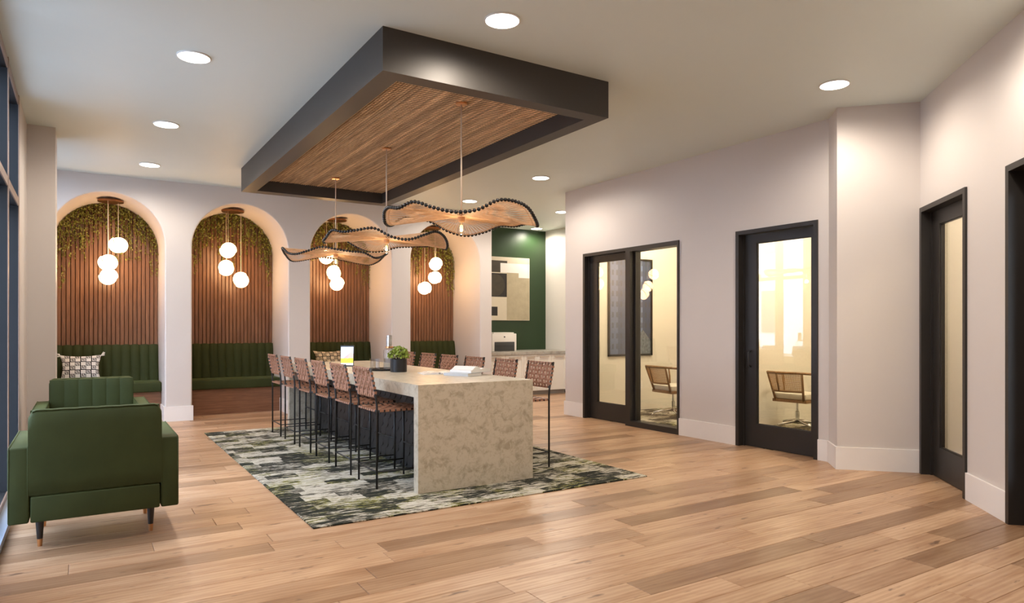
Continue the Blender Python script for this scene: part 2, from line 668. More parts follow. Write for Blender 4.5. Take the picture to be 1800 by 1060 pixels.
floor = struct('floor', MB().box(-0.75, 10.4, -5, 13, -0.12, -0.02), M['subfloor'], 'light oak plank floor running through the whole room', 'floor')
RUG = (1.322, 4.38, 4.636, 9.556)
PW = 0.193
WT_FLOOR = 0.14
planks = []
rnd = random.Random(3)
row = 0
y = 2.58 - PW * 30
while y < 12.5:
    x = -0.5 - rnd.uniform(0.0, 1.6)
    while x < 8.75:
        L = rnd.choice((0.75, 1.1, 1.5, 1.9, 1.9, 2.1))
        x0, x1 = max(x, -0.5), min(x + L, 8.75)
        x += L
        if x1 - x0 < 0.05:
            continue
        if x0 > RUG[0] and x1 < RUG[1] and y > RUG[2] and y + PW < RUG[3]:
            continue
        if x0 > AX + 0.05 and 3.85 < y and y + PW < 8.6:
            continue
        if y < 8.6:
            x1 = min(x1, AX + (WT_FLOOR if y > 3.85 else 0.6))
        if y > ARY and x0 < 6.5:
            if y > 11.65 and x1 < 6.6:
                continue
        c = [proj(a, b) for a, b in ((x0, y), (x1, y), (x0, y + PW), (x1, y + PW))]
        seen = [p for p in c if p and -60 < p[0] < 1860 and p[1] < 1120]
        area = 0.0
        if seen and not (x0 - (y + PW) > 3.28):
            d = sum(p[2] for p in seen) / len(seen)
            area = (x1 - x0) * len(seen) / d ** 3
        planks.append((area, x0, x1, y, min(y + PW, 12.5)))
    y += PW
    row += 1
planks.sort(key=lambda p: -p[0])
rest = MB()
for i, (a, x0, x1, y0, y1) in enumerate(planks):
    g = 0.0011
    if i < 298 and a > 0:
        lx, ly = (x1 - x0) / 2 - g, (y1 - y0) / 2 - g
        mb = MB()
        b = 0.0022
        mb.add([(-lx, -ly, -0.02), (lx, -ly, -0.02), (lx, ly, -0.02), (-lx, ly, -0.02),
                (-lx, -ly, -b), (lx, -ly, -b), (lx, ly, -b), (-lx, ly, -b),
                (-lx + b, -ly + b, 0), (lx - b, -ly + b, 0), (lx - b, ly - b, 0), (-lx + b, ly - b, 0)],
               [(0, 1, 5, 4), (1, 2, 6, 5), (2, 3, 7, 6), (3, 0, 4, 7), (4, 5, 9, 8), (5, 6, 10, 9), (6, 7, 11, 10), (7, 4, 8, 11), (8, 9, 10, 11)])
        obj('plank', mb, M['plank'], floor, loc=((x0 + x1) / 2, (y0 + y1) / 2, 0))
    else:
        rest.box(x0 + g, x1 - g, y0 + g, y1 - g, -0.02, 0)
o = obj('distant_planks', rest, M['plank'], floor)
o['kind'] = 'stuff'

struct('ceiling', MB().box(-0.75, 10.4, -5, 13, H, H + 0.15), M['ceiling'], 'smooth warm grey painted ceiling with recessed lights', 'ceiling')

# --- arch wall with four niches
ARCH = [(-0.393, 1.004), (1.362, 2.759), (3.106, 4.503), (4.858, 6.255)]
AR_TOP, AR_BACK = 3.266, 12.2
XL, XR = -0.56, 6.5
mb = MB()


def quad(a, b, c, d):
    mb.add([a, b, c, d], [(0, 1, 2, 3)])


xs = XL
NS = 28
for (a, b) in ARCH:
    r = (b - a) / 2
    cx = (a + b) / 2
    zs = AR_TOP - r
    quad((xs, ARY, 0), (a, ARY, 0), (a, ARY, zs), (xs, ARY, zs))
    quad((xs, ARY, zs), (a, ARY, zs), (a, ARY, H), (xs, ARY, H))
    pts = [(cx - r * math.cos(PI * k / NS), zs + r * math.sin(PI * k / NS)) for k in range(NS + 1)]
    for k in range(NS):
        (x0, z0), (x1, z1) = pts[k], pts[k + 1]
        quad((x0, ARY, z0), (x1, ARY, z1), (x1, ARY, H), (x0, ARY, H))
        quad((x1, ARY, z1), (x0, ARY, z0), (x0, AR_BACK, z0), (x1, AR_BACK, z1))
    quad((a, ARY, 0), (a, AR_BACK, 0), (a, AR_BACK, zs), (a, ARY, zs))
    quad((b, AR_BACK, 0), (b, ARY, 0), (b, ARY, zs), (b, AR_BACK, zs))
    xs = b
quad((xs, ARY, 0), (XR, ARY, 0), (XR, ARY, zs), (xs, ARY, zs))
quad((xs, ARY, zs), (XR, ARY, zs), (XR, ARY, H), (xs, ARY, H))
quad((XR, ARY, 0), (XR, 12.42, 0), (XR, 12.42, H), (XR, ARY, H))
mb.box(XL, XR, AR_BACK, AR_BACK + 0.15, 0, H)
bm_arch = mesh('wall_back', mb)
bm = bmesh.new()
bm.from_mesh(bm_arch)
bmesh.ops.remove_doubles(bm, verts=bm.verts, dist=0.0005)
edge = []
for e in bm.edges:
    if len(e.link_faces) == 2 and abs(e.verts[0].co.y - ARY) < 1e-4 and abs(e.verts[1].co.y - ARY) < 1e-4 and e.calc_face_angle(0) > 0.5:
        edge.append(e)
bmesh.ops.bevel(bm, geom=edge, offset=0.018, segments=3, profile=0.5, affect='EDGES')
bm.to_mesh(bm_arch)
bm.free()
smooth_by_angle(bm_arch, 0.15)
wall_back = link('wall_back', bm_arch, M['wall'])
tag(wall_back, 'painted back wall with four tall arched niches', 'wall', kind='structure')

mb = MB()
BBH, BBT = 0.215, 0.016
segs = [(XL, ARCH[0][0])] + [(ARCH[i][1], ARCH[i + 1][0]) for i in range(3)] + [(ARCH[3][1], XR)]
for a, b in segs:
    mb.box(a - 0.0, b + 0.0, ARY - BBT, ARY, 0, BBH)
for (a, b) in ARCH:
    mb.box(a, a + BBT, ARY - BBT, 11.57, 0, BBH)
    mb.box(b - BBT, b, ARY - BBT, 11.57, 0, BBH)
struct('baseboard_back', mb, M['base'], 'tall white baseboard around the feet of the arch columns', 'baseboard')

# --- slatted panels inside the niches, each slat a part of the panel
slat_cache = {}
ordinal = ('first', 'second', 'third', 'fourth')
for i, (a, b) in enumerate(ARCH):
    r = (b - a) / 2
    cx = (a + b) / 2
    zs = AR_TOP - r
    bk = [(cx - r * 0.998 * math.cos(PI * k / NS), zs + r * 0.998 * math.sin(PI * k / NS)) for k in range(NS + 1)]
    poly = [(a + 0.002, 0.9)] + bk + [(b - 0.002, 0.9)]
    mbp = MB()
    n = len(poly)
    mbp.add([(x, 12.182, z) for x, z in poly] + [(x, 12.198, z) for x, z in poly],
            [tuple(range(n)), tuple(range(2 * n - 1, n - 1, -1))] + [((k + 1) % n, k, n + k, n + (k + 1) % n) for k in range(n)])
    panel = obj('slat_panel', mbp, M['slat_back'], wall_back)
    panel['label'] = 'walnut slat panel'
    ns = 24
    p = (b - a) / ns
    for k in range(ns):
        x0, x1 = a + p * k + 0.0042, a + p * (k + 1) - 0.0042
        x0, x1 = max(x0, a + 0.003), min(x1, b - 0.003)
        def zt(x):
            return zs + math.sqrt(max(0.0, (r * 0.997) ** 2 - (x - cx) ** 2))
        key = (i, k)
        m2 = MB()
        xm = (x0 + x1) / 2
        z0 = 0.95
        hw = (x1 - x0) / 2
        bv = 0.004
        for yy, e in ((12.182, 0.0), (12.152, 0.0), (12.148, bv)):
            m2.v += [(-hw + e, yy, z0), (hw - e, yy, z0), (hw - e, yy, zt(x1)), (-hw + e, yy, zt(x0))]
        m2.f = [(8, 9, 10, 11)]
        for q in (0, 4):
            for s in range(4):
                m2.f.append((q + s, q + 4 + s, q + 4 + (s + 1) % 4, q + (s + 1) % 4)[::-1])
        obj('slat', m2, M['slat'], panel, loc=(xm, 0, 0))

# --- alcove (green wall, white side wall)
struct('wall_alcove', MB().box(XR, 8.84, 12.42, 12.57, 0, H), M['greenwall'], 'dark green painted wall behind the printer counter', 'wall')
struct('wall_alcove_side', MB().box(8.69, 8.84, 8.52, 12.42, 0, H), M['cabinet'], 'off-white side wall at the end of the printer counter', 'wall')

# --- wall with glass doors (runs along Y)
WT = 0.14
DOOR_H = 2.485
OP1 = (6.227, 8.195)
OP2 = (4.287, 5.332)
mb = MB()
for y0, y1, z0 in ((OP1[1], 8.66, 0), (OP2[1], OP1[0], 0), (4.17, OP2[0], 0), (OP1[0], OP1[1], DOOR_H), (OP2[0], OP2[1], DOOR_H)):
    mb.box(AX, AX + WT, y0, y1, z0, H)
mb.box(AX + WT, 8.84, 8.52, 8.66, 0, H)
struct('wall_right', mb, M['wall'], 'pale painted wall holding the black framed glass office doors', 'wall')
mb = MB()
for y0, y1 in ((OP1[1], 8.66), (OP2[1], OP1[0]), (4.163, OP2[0])):
    mb.box(AX - BBT, AX, y0, y1, 0, BBH)
mb.box(AX - BBT, 8.69, 8.66, 8.676, 0, BBH)
struct('baseboard_right', mb, M['base'], 'tall white baseboard under the wall of glass doors', 'baseboard')

# --- jog, angled pier and diagonal wall
J0, J1, J2 = (AX, 4.17), (6.18, 3.915), (6.687, 3.397)
mb = MB().prism([J0, J1, J2, (6.79, 3.50), (6.58, 3.72), (6.58, 4.17)], 0, H)
struct('wall_pier', mb, M['wall'], 'angled wall pier between two glass doors', 'wall')


def off_line(p, q, d):
    v = Vector((q[0] - p[0], q[1] - p[1])).normalized()
    nrm = Vector((v.y, -v.x)) * d
    return nrm


mb = MB()
s2 = math.sqrt(0.5)
mb.prism([J0, J1, (J1[0] - BBT * 1.414, J1[1]), (J0[0] - BBT, J0[1] + 0.007)], 0, BBH)
n2 = (-s2 * BBT, -s2 * BBT)
mb.prism([J1, J2, (J2[0] + n2[0], J2[1] + n2[1]), (J1[0] - BBT * 1.414, J1[1])], 0, BBH)
struct('baseboard_pier', mb, M['base'], 'white baseboard wrapping the angled wall pier', 'baseboard')


def frame_obj(name, origin, ang):
    return Matrix.Translation((origin[0], origin[1], 0)) @ Matrix.Rotation(ang, 4, 'Z')


# diagonal wall: local x runs along the wall towards the camera side, local y>0 is behind the wall
CM = frame_obj('c', J2, math.radians(225))
C_OP = ((0.03, 1.034), (1.70, 2.74))
mb = MB()
for x0, x1, z0 in ((-0.0, C_OP[0][0], 0), (C_OP[0][1], C_OP[1][0], 0), (C_OP[1][1], 6.6, 0), (C_OP[0][0], C_OP[0][1], 2.49), (C_OP[1][0], C_OP[1][1], 2.49)):
    mb.box(x0, x1, 0, WT, z0, H)
mb.xf(CM)
struct('wall_diagonal', mb, M['wall'], 'diagonal painted wall beside the camera with two dark doorways', 'wall')
mb = MB()
for x0, x1 in ((C_OP[0][1], C_OP[1][0]), (C_OP[1][1], 6.6)):
    mb.box(x0, x1, -BBT, 0, 0, BBH)
mb.xf(CM)
struct('baseboard_diagonal', mb, M['base'], 'white baseboard between the two diagonal wall doorways', 'baseboard')

# --- offices behind the doors
mb = MB()
mb.box(AX + WT, 9.9, 8.46, 8.52, 0, H)
mb.box(9.9, 10.0, 3.6, 8.52, 0, H)
mb.box(AX + WT, 9.9, 6.13, 6.19, 0, H)
mb.box(6.6, 9.9, 3.66, 3.72, 0, H)
struct('wall_office', mb, M['cream'], 'warm cream walls of the offices behind the glass doors', 'wall')
mb = MB()
mb.box(-0.4, 1.9, 2.6, 2.7, 0, H)
mb.box(-0.2, -0.1, WT, 2.6, 0, H)
mb.box(1.9, 2.0, WT, 2.6, 0, H)
mb.box(2.0, 3.8, 2.0, 2.1, 0, H)
mb.xf(CM)
struct('wall_office_diagonal', mb, M['cream'], 'cream walls of the room behind the diagonal wall', 'wall')
struct('floor_office', MB().box(AX + WT, 9.9, 6.19, 8.46, -0.02, 0.004), rug_mat('office_carpet', 0.8), 'patterned olive and black carpet inside the far office', 'carpet')
struct('floor_office_near', MB().box(AX + WT, 9.9, 3.72, 6.13, -0.02, 0.004), M['rug'], 'patterned carpet inside the office behind the single door', 'carpet')
mb = MB().box(-0.1, 3.8, WT, 2.6, -0.02, 0.002).xf(CM)
struct('floor_office_diagonal', mb, M['subfloor'], 'floor of the room behind the diagonal wall', 'floor')

# --- left wall: curtain wall glazing, plain wall, pilaster
LX = -0.5
mb = MB()
mb.box(LX - 0.24, LX, 7.69, 9.3, 0, H)
mb.box(LX - 0.24, LX, -2.35, 4.51, 0, H)
mb.box(LX - 0.24, LX, 10.96, 12.35, 0, H)
mb.box(LX, -0.25, 8.74, 9.24, 0, H)
struct('wall_left', mb, M['wall'], 'beige wall and shallow pilaster beside the window wall', 'wall')


def glazing(name, label, ys, z1):
    t = thing(name, label, 'window')
    t['kind'] = 'structure'
    y0, y1 = ys[0], ys[-1]
    for yy in ys:
        obj('mullion', MB().box(LX - 0.22, LX, yy - 0.03, yy + 0.03, 0.0, z1), M['navy'], t)
        obj('lit_edge_strip', MB().box(LX, LX + 0.006, yy - 0.031, yy + 0.031, 0.05, z1), M['cap'], t)  # thin strip colours the mullion's inner edge as if warmly lit
    for a, b in zip(ys[:-1], ys[1:]):
        for zc in (0.06, 2.51, z1 - 0.05):
            tr_ = obj('transom', MB().box(LX - 0.20, LX - 0.005, a + 0.03, b - 0.03, zc - 0.035, zc + 0.035), M['navy'], t)
            obj('lit_edge_strip', MB().box(LX - 0.005, LX + 0.004, a + 0.03, b - 0.03, zc - 0.035, zc + 0.035), M['cap'], tr_)  # same painted warm light on the transom's room side
        obj('glass_pane', MB().box(LX - 0.125, LX - 0.113, a + 0.03, b - 0.03, 0.095, 2.475), M['window_glass'], t)
        obj('glass_pane', MB().box(LX - 0.125, LX - 0.113, a + 0.03, b - 0.03, 2.545, z1 - 0.085), M['window_glass'], t)
    return t


glazing('window_1', 'dark navy framed window wall with tall panes beside the armchairs', [7.66 - 1.04 * k for k in range(4)][::-1], 3.48)
glazing('window_2', 'window panes behind the pilaster near the first niche', [9.33, 10.1, 10.93], 3.48)
mb = MB().box(LX - 0.02, LX + 0.075, 4.51, 7.69, 0.0, 0.05)
struct('trim_1', mb, M['sill'], 'low sill running along the foot of the window wall', 'window sill')

struct('wall_behind', MB().box(-0.75, 3.2, -2.35, -2.2, 0, H), M['wall'], 'plain painted wall behind the viewer', 'wall')

# --- street outside (only light and reflections reach the room)
struct('ground_street', MB().box(-40, -0.75, -30, 45, -0.3, -0.15), M['asphalt'], 'pale street paving outside the window wall', 'street')
bld = thing('street_building', 'pale building across the street mirrored in the glass of the single door', 'building', (-13.5, 18, -0.15))
obj('wall', MB().box(-4, 0, -16, 16, 0, 8.5), M['facade'], bld)
wm = mesh('window', MB().box(0, 0.05, -0.55, 0.55, 0, 1.9), mat=M['facade_win'])
for fl in range(2):
    for k in range(8):
        link('window', wm, None, bld, loc=(0, -14 + 4 * k, 1.3 + 3.6 * fl))


# ------------------------------------------------------------------ doors
def glass_door(name, label, Mx, x0, x1, h, gx0, gx1, gz0, gz1, depth=0.075, handle=None, extra=None):
    """local x along the wall, y=0 the wall face, y>0 behind it"""
    t = bpy.data.objects.new(name, None)
    COL.objects.link(t)
    t.matrix_world = Mx
    tag(t, label, 'door', kind='structure')
    fw = 0.045
    m = MB()
    m.box(x0, x0 + fw, -0.018, 0.15, 0, h)
    m.box(x1 - fw, x1, -0.018, 0.15, 0, h)
    m.box(x0 + fw, x1 - fw, -0.018, 0.15, h - fw, h)
    m.box(x0 + fw, x0 + fw + 0.018, depth - 0.018, depth, 0, h - fw)
    m.box(x1 - fw - 0.018, x1 - fw, depth - 0.018, depth, 0, h - fw)
    obj('door_frame', m, M['frame'], t)
    leaf = MB()
    a, b = x0 + fw + 0.004, x1 - fw - 0.004
    leaf.box(a, gx0, depth, depth + 0.045, 0.005, h - fw - 0.004)
    leaf.box(gx1, b, depth, depth + 0.045, 0.005, h - fw - 0.004)
    leaf.box(gx0, gx1, depth, depth + 0.045, 0.005, gz0)
    leaf.box(gx0, gx1, depth, depth + 0.045, gz1, h - fw - 0.004)
    lf = obj('door_leaf', leaf, M['frame'], t)
    bead = MB()
    for q in ((gx0, gx0 + 0.008, gz0, gz1), (gx1 - 0.008, gx1, gz0, gz1), (gx0, gx1, gz0, gz0 + 0.008), (gx0, gx1, gz1 - 0.008, gz1)):
        bead.box(q[0], q[1], depth + 0.012, depth + 0.034, q[2], q[3])
    obj('glazing_bead', bead, M['frame'], lf)
    obj('glass_pane', MB().box(gx0 + 0.008, gx1 - 0.008, depth + 0.019, depth + 0.027, gz0 + 0.008, gz1 - 0.008), M['glass'], lf)
    if handle is not None:
        hx = handle
        hm = MB().tube([(hx, depth, 0.92), (hx, depth - 0.035, 0.93), (hx, depth - 0.045, 0.95), (hx, depth - 0.045, 1.07), (hx, depth - 0.035, 1.09), (hx, depth, 1.10)], 0.010, 8)
        obj('handle', hm, M['black'], lf, smooth=True)
    return t


AM = frame_obj('a', (AX, 0), math.radians(-90))     # local x = -Y, local y = +X
glass_door('door_1', 'black framed glass door next to the sidelight window', AM, -8.195, -7.19, DOOR_H, -7.965, -7.275, 0.255, 2.345, handle=None)
glass_door('door_2', 'single black framed glass door with a pull handle, chair visible behind', AM, -5.332, -4.287, DOOR_H, -5.112, -4.42, 0.265, 2.335, handle=-5.19)
glass_door('door_3', 'narrow looking glass door in the diagonal wall next to the pier', CM, 0.03, 1.034, 2.49, 0.25, 0.90, 0.28, 2.31, handle=0.955)
glass_door('door_4', 'dark door at the picture edge in the diagonal wall', CM, 1.70, 2.74, 2.5, 1.95, 2.5, 0.28, 2.31, depth=0.1)
wt = bpy.data.objects.new('window_3', None)
COL.objects.link(wt)
wt.matrix_world = AM
tag(wt, 'tall fixed sidelight window beside the far glass door', 'window', kind='structure')
x0, x1 = -7.19, -6.227
m = MB()
m.box(x0, x0 + 0.05, -0.018, 0.15, 0, DOOR_H)
m.box(x1 - 0.03, x1, -0.018, 0.15, 0, DOOR_H)
m.box(x0 + 0.05, x1 - 0.03, -0.018, 0.15, DOOR_H - 0.06, DOOR_H)
m.box(x0 + 0.05, x1 - 0.03, -0.018, 0.15, 0, 0.075)
obj('window_frame', m, M['frame'], wt)
obj('window_stop', MB().box(x0 + 0.05, x0 + 0.085, 0.055, 0.15, 0.075, DOOR_H - 0.06), M['frame'], wt)
obj('glass_pane', MB().box(x0 + 0.05, x1 - 0.03, 0.075, 0.083, 0.075, DOOR_H - 0.06), M['glass'], wt)


# ------------------------------------------------------------------ ceiling feature
BX = (1.79, 3.855, 4.56, 9.655)
ZB = 3.186
BI = (1.955, 3.705, 4.712, 9.47)
t = thing('ceiling_canopy', 'charcoal rectangular ceiling canopy with a woven reed inset above the table', 'ceiling canopy', (0, 0, 0))
m = MB()
m.box(BX[0], BX[1], BX[2], BI[2], ZB, H)
m.box(BX[0], BX[1], BI[3], BX[3], ZB, H)
m.box(BX[0], BI[0], BI[2], BI[3], ZB, H)
m.box(BI[1], BX[1], BI[2], BI[3], ZB, H)
obj('canopy_frame', m, M['box'], t)
MZ = 3.335
obj('matting_backing', MB().box(BI[0], BI[1], BI[2], BI[3], MZ + 0.008, MZ + 0.03), M['reed_back'], t)
nr = 62
pw = (BI[1] - BI[0]) / nr
rr = random.Random(5)
for k in range(nr):
    wv = pw * rr.uniform(0.36, 0.46)
    zc = MZ + rr.uniform(-0.002, 0.002)
    ly = (BI[3] - BI[2]) / 2 - 0.002
    m = MB()
    m.add([(-wv, -ly, 0.008), (wv, -ly, 0.008), (wv, ly, 0.008), (-wv, ly, 0.008), (-wv * 0.6, -ly, -0.003), (wv * 0.6, -ly, -0.003), (wv * 0.6, ly, -0.003), (-wv * 0.6, ly, -0.003)],
          [(0, 1, 2, 3), (7, 6, 5, 4), (4, 5, 1, 0), (5, 6, 2, 1), (6, 7, 3, 2), (7, 4, 0, 3)])
    obj('reed', m, M['reed'], t, loc=(BI[0] + pw * (k + 0.5), (BI[2] + BI[3]) / 2, zc))
m = MB()
k = BI[2] + 0.03
while k < BI[3]:
    m.box(BI[0], BI[1], k - 0.0012, k + 0.0012, MZ - 0.006, MZ - 0.003)
    k += 0.046
o = obj('binding_thread', m, M['reed_back'], t)
o['kind'] = 'stuff'

# ------------------------------------------------------------------ recessed ceiling lights
ring = mesh('trim_ring', MB().lathe([(0.116, 0.0), (0.124, 0.0), (0.125, -0.006), (0.122, -0.012), (0.119, -0.013), (0.116, -0.012), (0.116, 0.0)], 32), True, M['white_trim'])
disc = mesh('diffuser', MB().lathe([(0.0, -0.011), (0.116, -0.011), (0.116, -0.002), (0.0, -0.002)], 32), False, M['diffuser'])
LIGHTS = [
    (2.455, 4.03, 'round recessed ceiling light in front of the charcoal canopy', 1.0),
    (0.736, 5.865, 'round recessed ceiling light above the near armchair, first of the window row', 1.0),
    (5.565, 3.55, 'round recessed ceiling light near the angled pier', 1.0),
    (0.735, 7.97, 'second round recessed ceiling light of the window row', 1.0),
    (0.735, 10.06, 'round recessed ceiling light in front of the first niche', 1.0),
    (5.5, 7.98, 'round recessed ceiling light beside the canopy on the office side', 1.0),
    (5.5, 10.08, 'round recessed ceiling light in front of the fourth niche', 1.0),
    (7.45, 10.12, 'round recessed ceiling light half hidden by the office wall edge', 1.5),
    (8.245, 12.12, 'round recessed ceiling light washing the green wall', 0.9),
    (4.55, 2.05, 'round recessed ceiling light by the diagonal wall', 1.0),
    (0.735, 3.0, 'unseen round recessed ceiling light added above the viewer by the windows', 1.0),  # out of view, added to help light the room
    (2.5, 0.6, 'unseen round recessed ceiling light added behind the viewer', 1.0),  # another unseen light, added for the interior lighting
]
for (lx, ly, lab, k) in LIGHTS:
    t = thing('recessed_light', lab, 'ceiling light', (lx, ly, H), 0, 'recessed ceiling lights')
    link('trim_ring', ring, None, t)
    link('diffuser', disc, None, t)
    s = lamp('downlight', 'SPOT', (0, 0, -0.03), DOWNLIGHT_W * k, DOWNLIGHT_COL, t, spot_size=math.radians(174), spot_blend=0.6, shadow_soft_size=0.09)
for (lx, ly, e, lab) in ((7.5, 7.2, 1.0, 'round ceiling light inside the far office'), (8.0, 4.8, 1.0, 'round ceiling light inside the office behind the single door'), (6.95, 1.85, 0.7, 'round ceiling light in the room behind the diagonal wall')):
    t = thing('office_ceiling_light', lab, 'ceiling light', (lx, ly, H), 0, 'office ceiling lights')
    link('trim_ring', ring, None, t)
    link('diffuser', disc, None, t)
    lamp('office_lamp', 'POINT', (0, 0, -0.35), OFFICE_W * e, (1.0, 0.85, 0.64), t, shadow_soft_size=0.15)


# ------------------------------------------------------------------ globe pendants in the niches
def half_globe(r, sgn):
    m = MB()
    n, k = 24, 10
    prof = [(r * math.cos(PI / 2 * i / k), sgn * r * math.sin(PI / 2 * i / k)) for i in range(k + 1)]
    prof[-1] = (0.0, sgn * r)
    m.lathe(prof, n)
    return m


GR = 0.118
hg = [mesh('globe_half', half_globe(GR, s), True, M['globe']) for s in (1, -1)]
gd = mesh('brass_disc', MB().lathe([(0.0, -0.0045), (GR + 0.001, -0.0045), (GR + 0.001, 0.0045), (0.0, 0.0045)], 32), False, M['frame'])
GLOBES = [
    ((0.342, 11.60), [(0.439, 11.63, 2.587), (0.303, 11.50, 2.313), (0.315, 11.74, 2.126)]),
    ((2.018, 11.57), [(1.942, 11.53, 2.592), (1.944, 11.72, 2.327), (2.152, 11.63, 2.137)]),
    ((3.70, 11.57), [(3.544, 11.63, 2.581), (3.627, 11.50, 2.306), (3.763, 11.74, 2.139)]),
    ((5.52, 11.60), [(5.569, 11.53, 2.556), (5.643, 11.72, 2.316), (5.389, 11.63, 2.104)]),
]
GROT = [[(0.35, 1.05), (0.4, 0.8), (0.4, 0.1)], [(0.45, 0.12), (0.4, -0.7), (0.35, -1.0)], [(0.4, 0.4), (0.35, -0.95), (-0.4, 0.1)], [(0.3, 0.1), (0.35, 0.85), (0.4, 0.75)]]
for i, ((cx, cy), gl) in enumerate(GLOBES):
    t = thing('globe_pendant', 'three split glowing globes under a brass plate in the %s niche from the window' % ordinal[i], 'pendant light', (cx, cy, 0), 0, 'globe pendants in the niches')
    obj('ceiling_plate', MB().lathe([(0.0, 3.206), (0.165, 3.206), (0.17, 3.212), (0.17, 3.232), (0.0, 3.232)], 40), M['copper'], t)
    for q, (gx, gy, gz) in enumerate(gl):
        dx, dy = gx - cx, gy - cy
        rot = GROT[i][q]
        g = link('globe', hg[0], None, t)
        Rm = Matrix.Rotation(rot[1], 4, 'Y') @ Matrix.Rotation(rot[0], 4, 'X')
        g.matrix_local = Matrix.Translation((dx, dy, gz)) @ Rm @ Matrix.Translation((0.007, 0, 0.005))
        g2 = link('globe_half', hg[1], None, g)
        g2.matrix_local = Matrix.Translation((-0.014, 0, -0.010))
        d = link('brass_disc', gd, None, g)
        d.matrix_local = Matrix.Translation((-0.007, 0, -0.005))
        obj('cord', MB().tube([(dx, dy, gz + GR * 0.9), (dx, dy, 3.21)], 0.0035, 6), M['cord'], t)

# ------------------------------------------------------------------ ivy over the slats
for i, (a, b) in enumerate(ARCH):
    rv = random.Random(20 + i)
    r = (b - a) / 2
    cx = (a + b) / 2
    zs = AR_TOP - r
    t = thing('hanging_ivy', 'trailing green ivy hanging over the slats of the %s niche from the window' % ordinal[i], 'ivy', (cx, 12.105, 0), 0, 'ivy in the niches')
    st, lf = MB(), MB()
    for k in range(90):
        x = -r * 0.96 + 1.92 * r * (k + rv.random()) / 90
        zt_ = zs + math.sqrt(r * r - x * x) - 0.01
        depth_bias = 0.35 + 0.5 * rv.random() ** 1.5
        length = 0.22 + 0.78 * rv.random() ** 1.4 * (0.8 + 0.2 * math.sin(x * 9 + i))
        length = max(0.25, min(length, 1.0))
        y0 = rv.uniform(-0.03, 0.015)
        px, pts = x, []
        nseg = max(4, int(length / 0.06))
        for s in range(nseg + 1):
            pts.append((px, y0, zt_ - length * s / nseg))
            px = max(-r * 0.97, min(r * 0.97, px + rv.uniform(-0.012, 0.012)))
        st.tube(pts, 0.0018, 3, False)
        nl = int(length / 0.019)
        for s in range(nl):
            f = rv.random() ** 1.15 * nseg
            j = min(int(f), nseg - 1)
            u = f - j
            P0 = Vector(pts[j]).lerp(Vector(pts[j + 1]), u)
            P0 += Vector((rv.uniform(-0.018, 0.018), rv.uniform(-0.022, 0.008), rv.uniform(-0.01, 0.01)))
            ss = rv.uniform(0.009, 0.0175)
            Rm = Matrix.Rotation(rv.uniform(0, 2 * PI), 3, 'Z') @ Matrix.Rotation(rv.uniform(-1.0, 1.0), 3, 'X') @ Matrix.Rotation(rv.uniform(-0.9, 0.9), 3, 'Y')
            vs = [Rm @ Vector(p) * ss + P0 for p in ((0, 0, 1.1), (-0.8, 0.12, 0.1), (0, -0.12, -0.1), (0.8, 0.12, 0.1), (0, 0.05, -1.35))]
            lf.add(vs, [(0, 1, 2), (0, 2, 3), (2, 1, 4), (3, 2, 4)])
    o = obj('stems', st, M['stem'], t)
    o['kind'] = 'stuff'
    o = obj('leaves', lf, M['vine'], t)
    o['kind'] = 'stuff'


# ------------------------------------------------------------------ benches
def channel(wd, y_off_bottom, y_off_top, z0, z1, depth, puff=0.035, crown=0.012):
    """a padded vertical channel, centred on x=0; front bulges to -y"""
    m = MB()
    nx, nz = 8, 7
    for j in range(nz + 1):
        v = j / nz
        z = z0 + (z1 - z0) * v
        yo = y_off_bottom + (y_off_top - y_off_bottom) * v
        k = 1.0
        if v > 0.8:
            k = math.sqrt(max(0.0, 1 - ((v - 0.8) / 0.2) ** 2 * 0.85))
        for i in range(nx + 1):
            u = -1 + 2 * i / nx
            bul = math.sqrt(max(0.0, 1 - (u * 0.93) ** 2)) * puff
            m.v.append((u * wd / 2 * 0.995, yo - (0.5 + 0.5 * k) * bul - depth * (0.45 + 0.55 * k) * 0.5, z + crown * (1 - u * u) * v))
    for j in range(nz):
        for i in range(nx):
            a_ = j * (nx + 1) + i
            m.f.append((a_, a_ + 1, a_ + nx + 2, a_ + nx + 1))
    base = len(m.v)
    for j in (0, nz):
        v = j / nz
        yo = y_off_bottom + (y_off_top - y_off_bottom) * v
        for i in range(nx + 1):
            u = -1 + 2 * i / nx
            m.v.append((u * wd / 2 * 0.995, yo + depth * 0.4, z0 + (z1 - z0) * v + 0.008 * (1 - u * u) * v))
    top = nz * (nx + 1)
    for i in range(nx):
        m.f.append((top + i, top + i + 1, base + nx + 2 + i, base + nx + 1 + i))
        m.f.append((i + 1, i, base + i, base + i + 1))
        m.f.append((base + i + 1, base + i, base + nx + 1 + i, base + nx + 2 + i))
    for i in (0, nx):
        ring_ = [j * (nx + 1) + i for j in range(nz + 1)] + [base + nx + 1 + i, base + i]
        m.f.append(tuple(ring_) if i == nx else tuple(ring_[::-1]))
    return m


for i, (a, b) in enumerate(ARCH):
    t = thing('niche_bench', 'walnut bench with green velvet channel back in the %s niche from the window' % ordinal[i], 'bench', ((a + b) / 2, 11.58, 0), 0, 'benches in the niches')
    hw = (b - a) / 2 - 0.003
    obj('bench_base', MB().box(-hw, hw, 0.0, 0.58, 0, 0.40), M['bench_wood'], t)
    obj('seat_cushion', MB().rbox(-hw, hw, -0.075, 0.50, 0.402, 0.552, 0.022, 3), M['velvet'], t, ang=0.7)
    nc = 11
    wd = 2 * hw / nc
    cm = channel(wd, 0.47, 0.545, 0.545, 1.10, 0.05)
    me = mesh('back_channel', cm, True, M['velvet'])
    smooth_by_angle(me, 0.9)
    for k in range(nc):
        link('back_channel', me, None, t, loc=(-hw + wd * (k + 0.5), 0, 0))


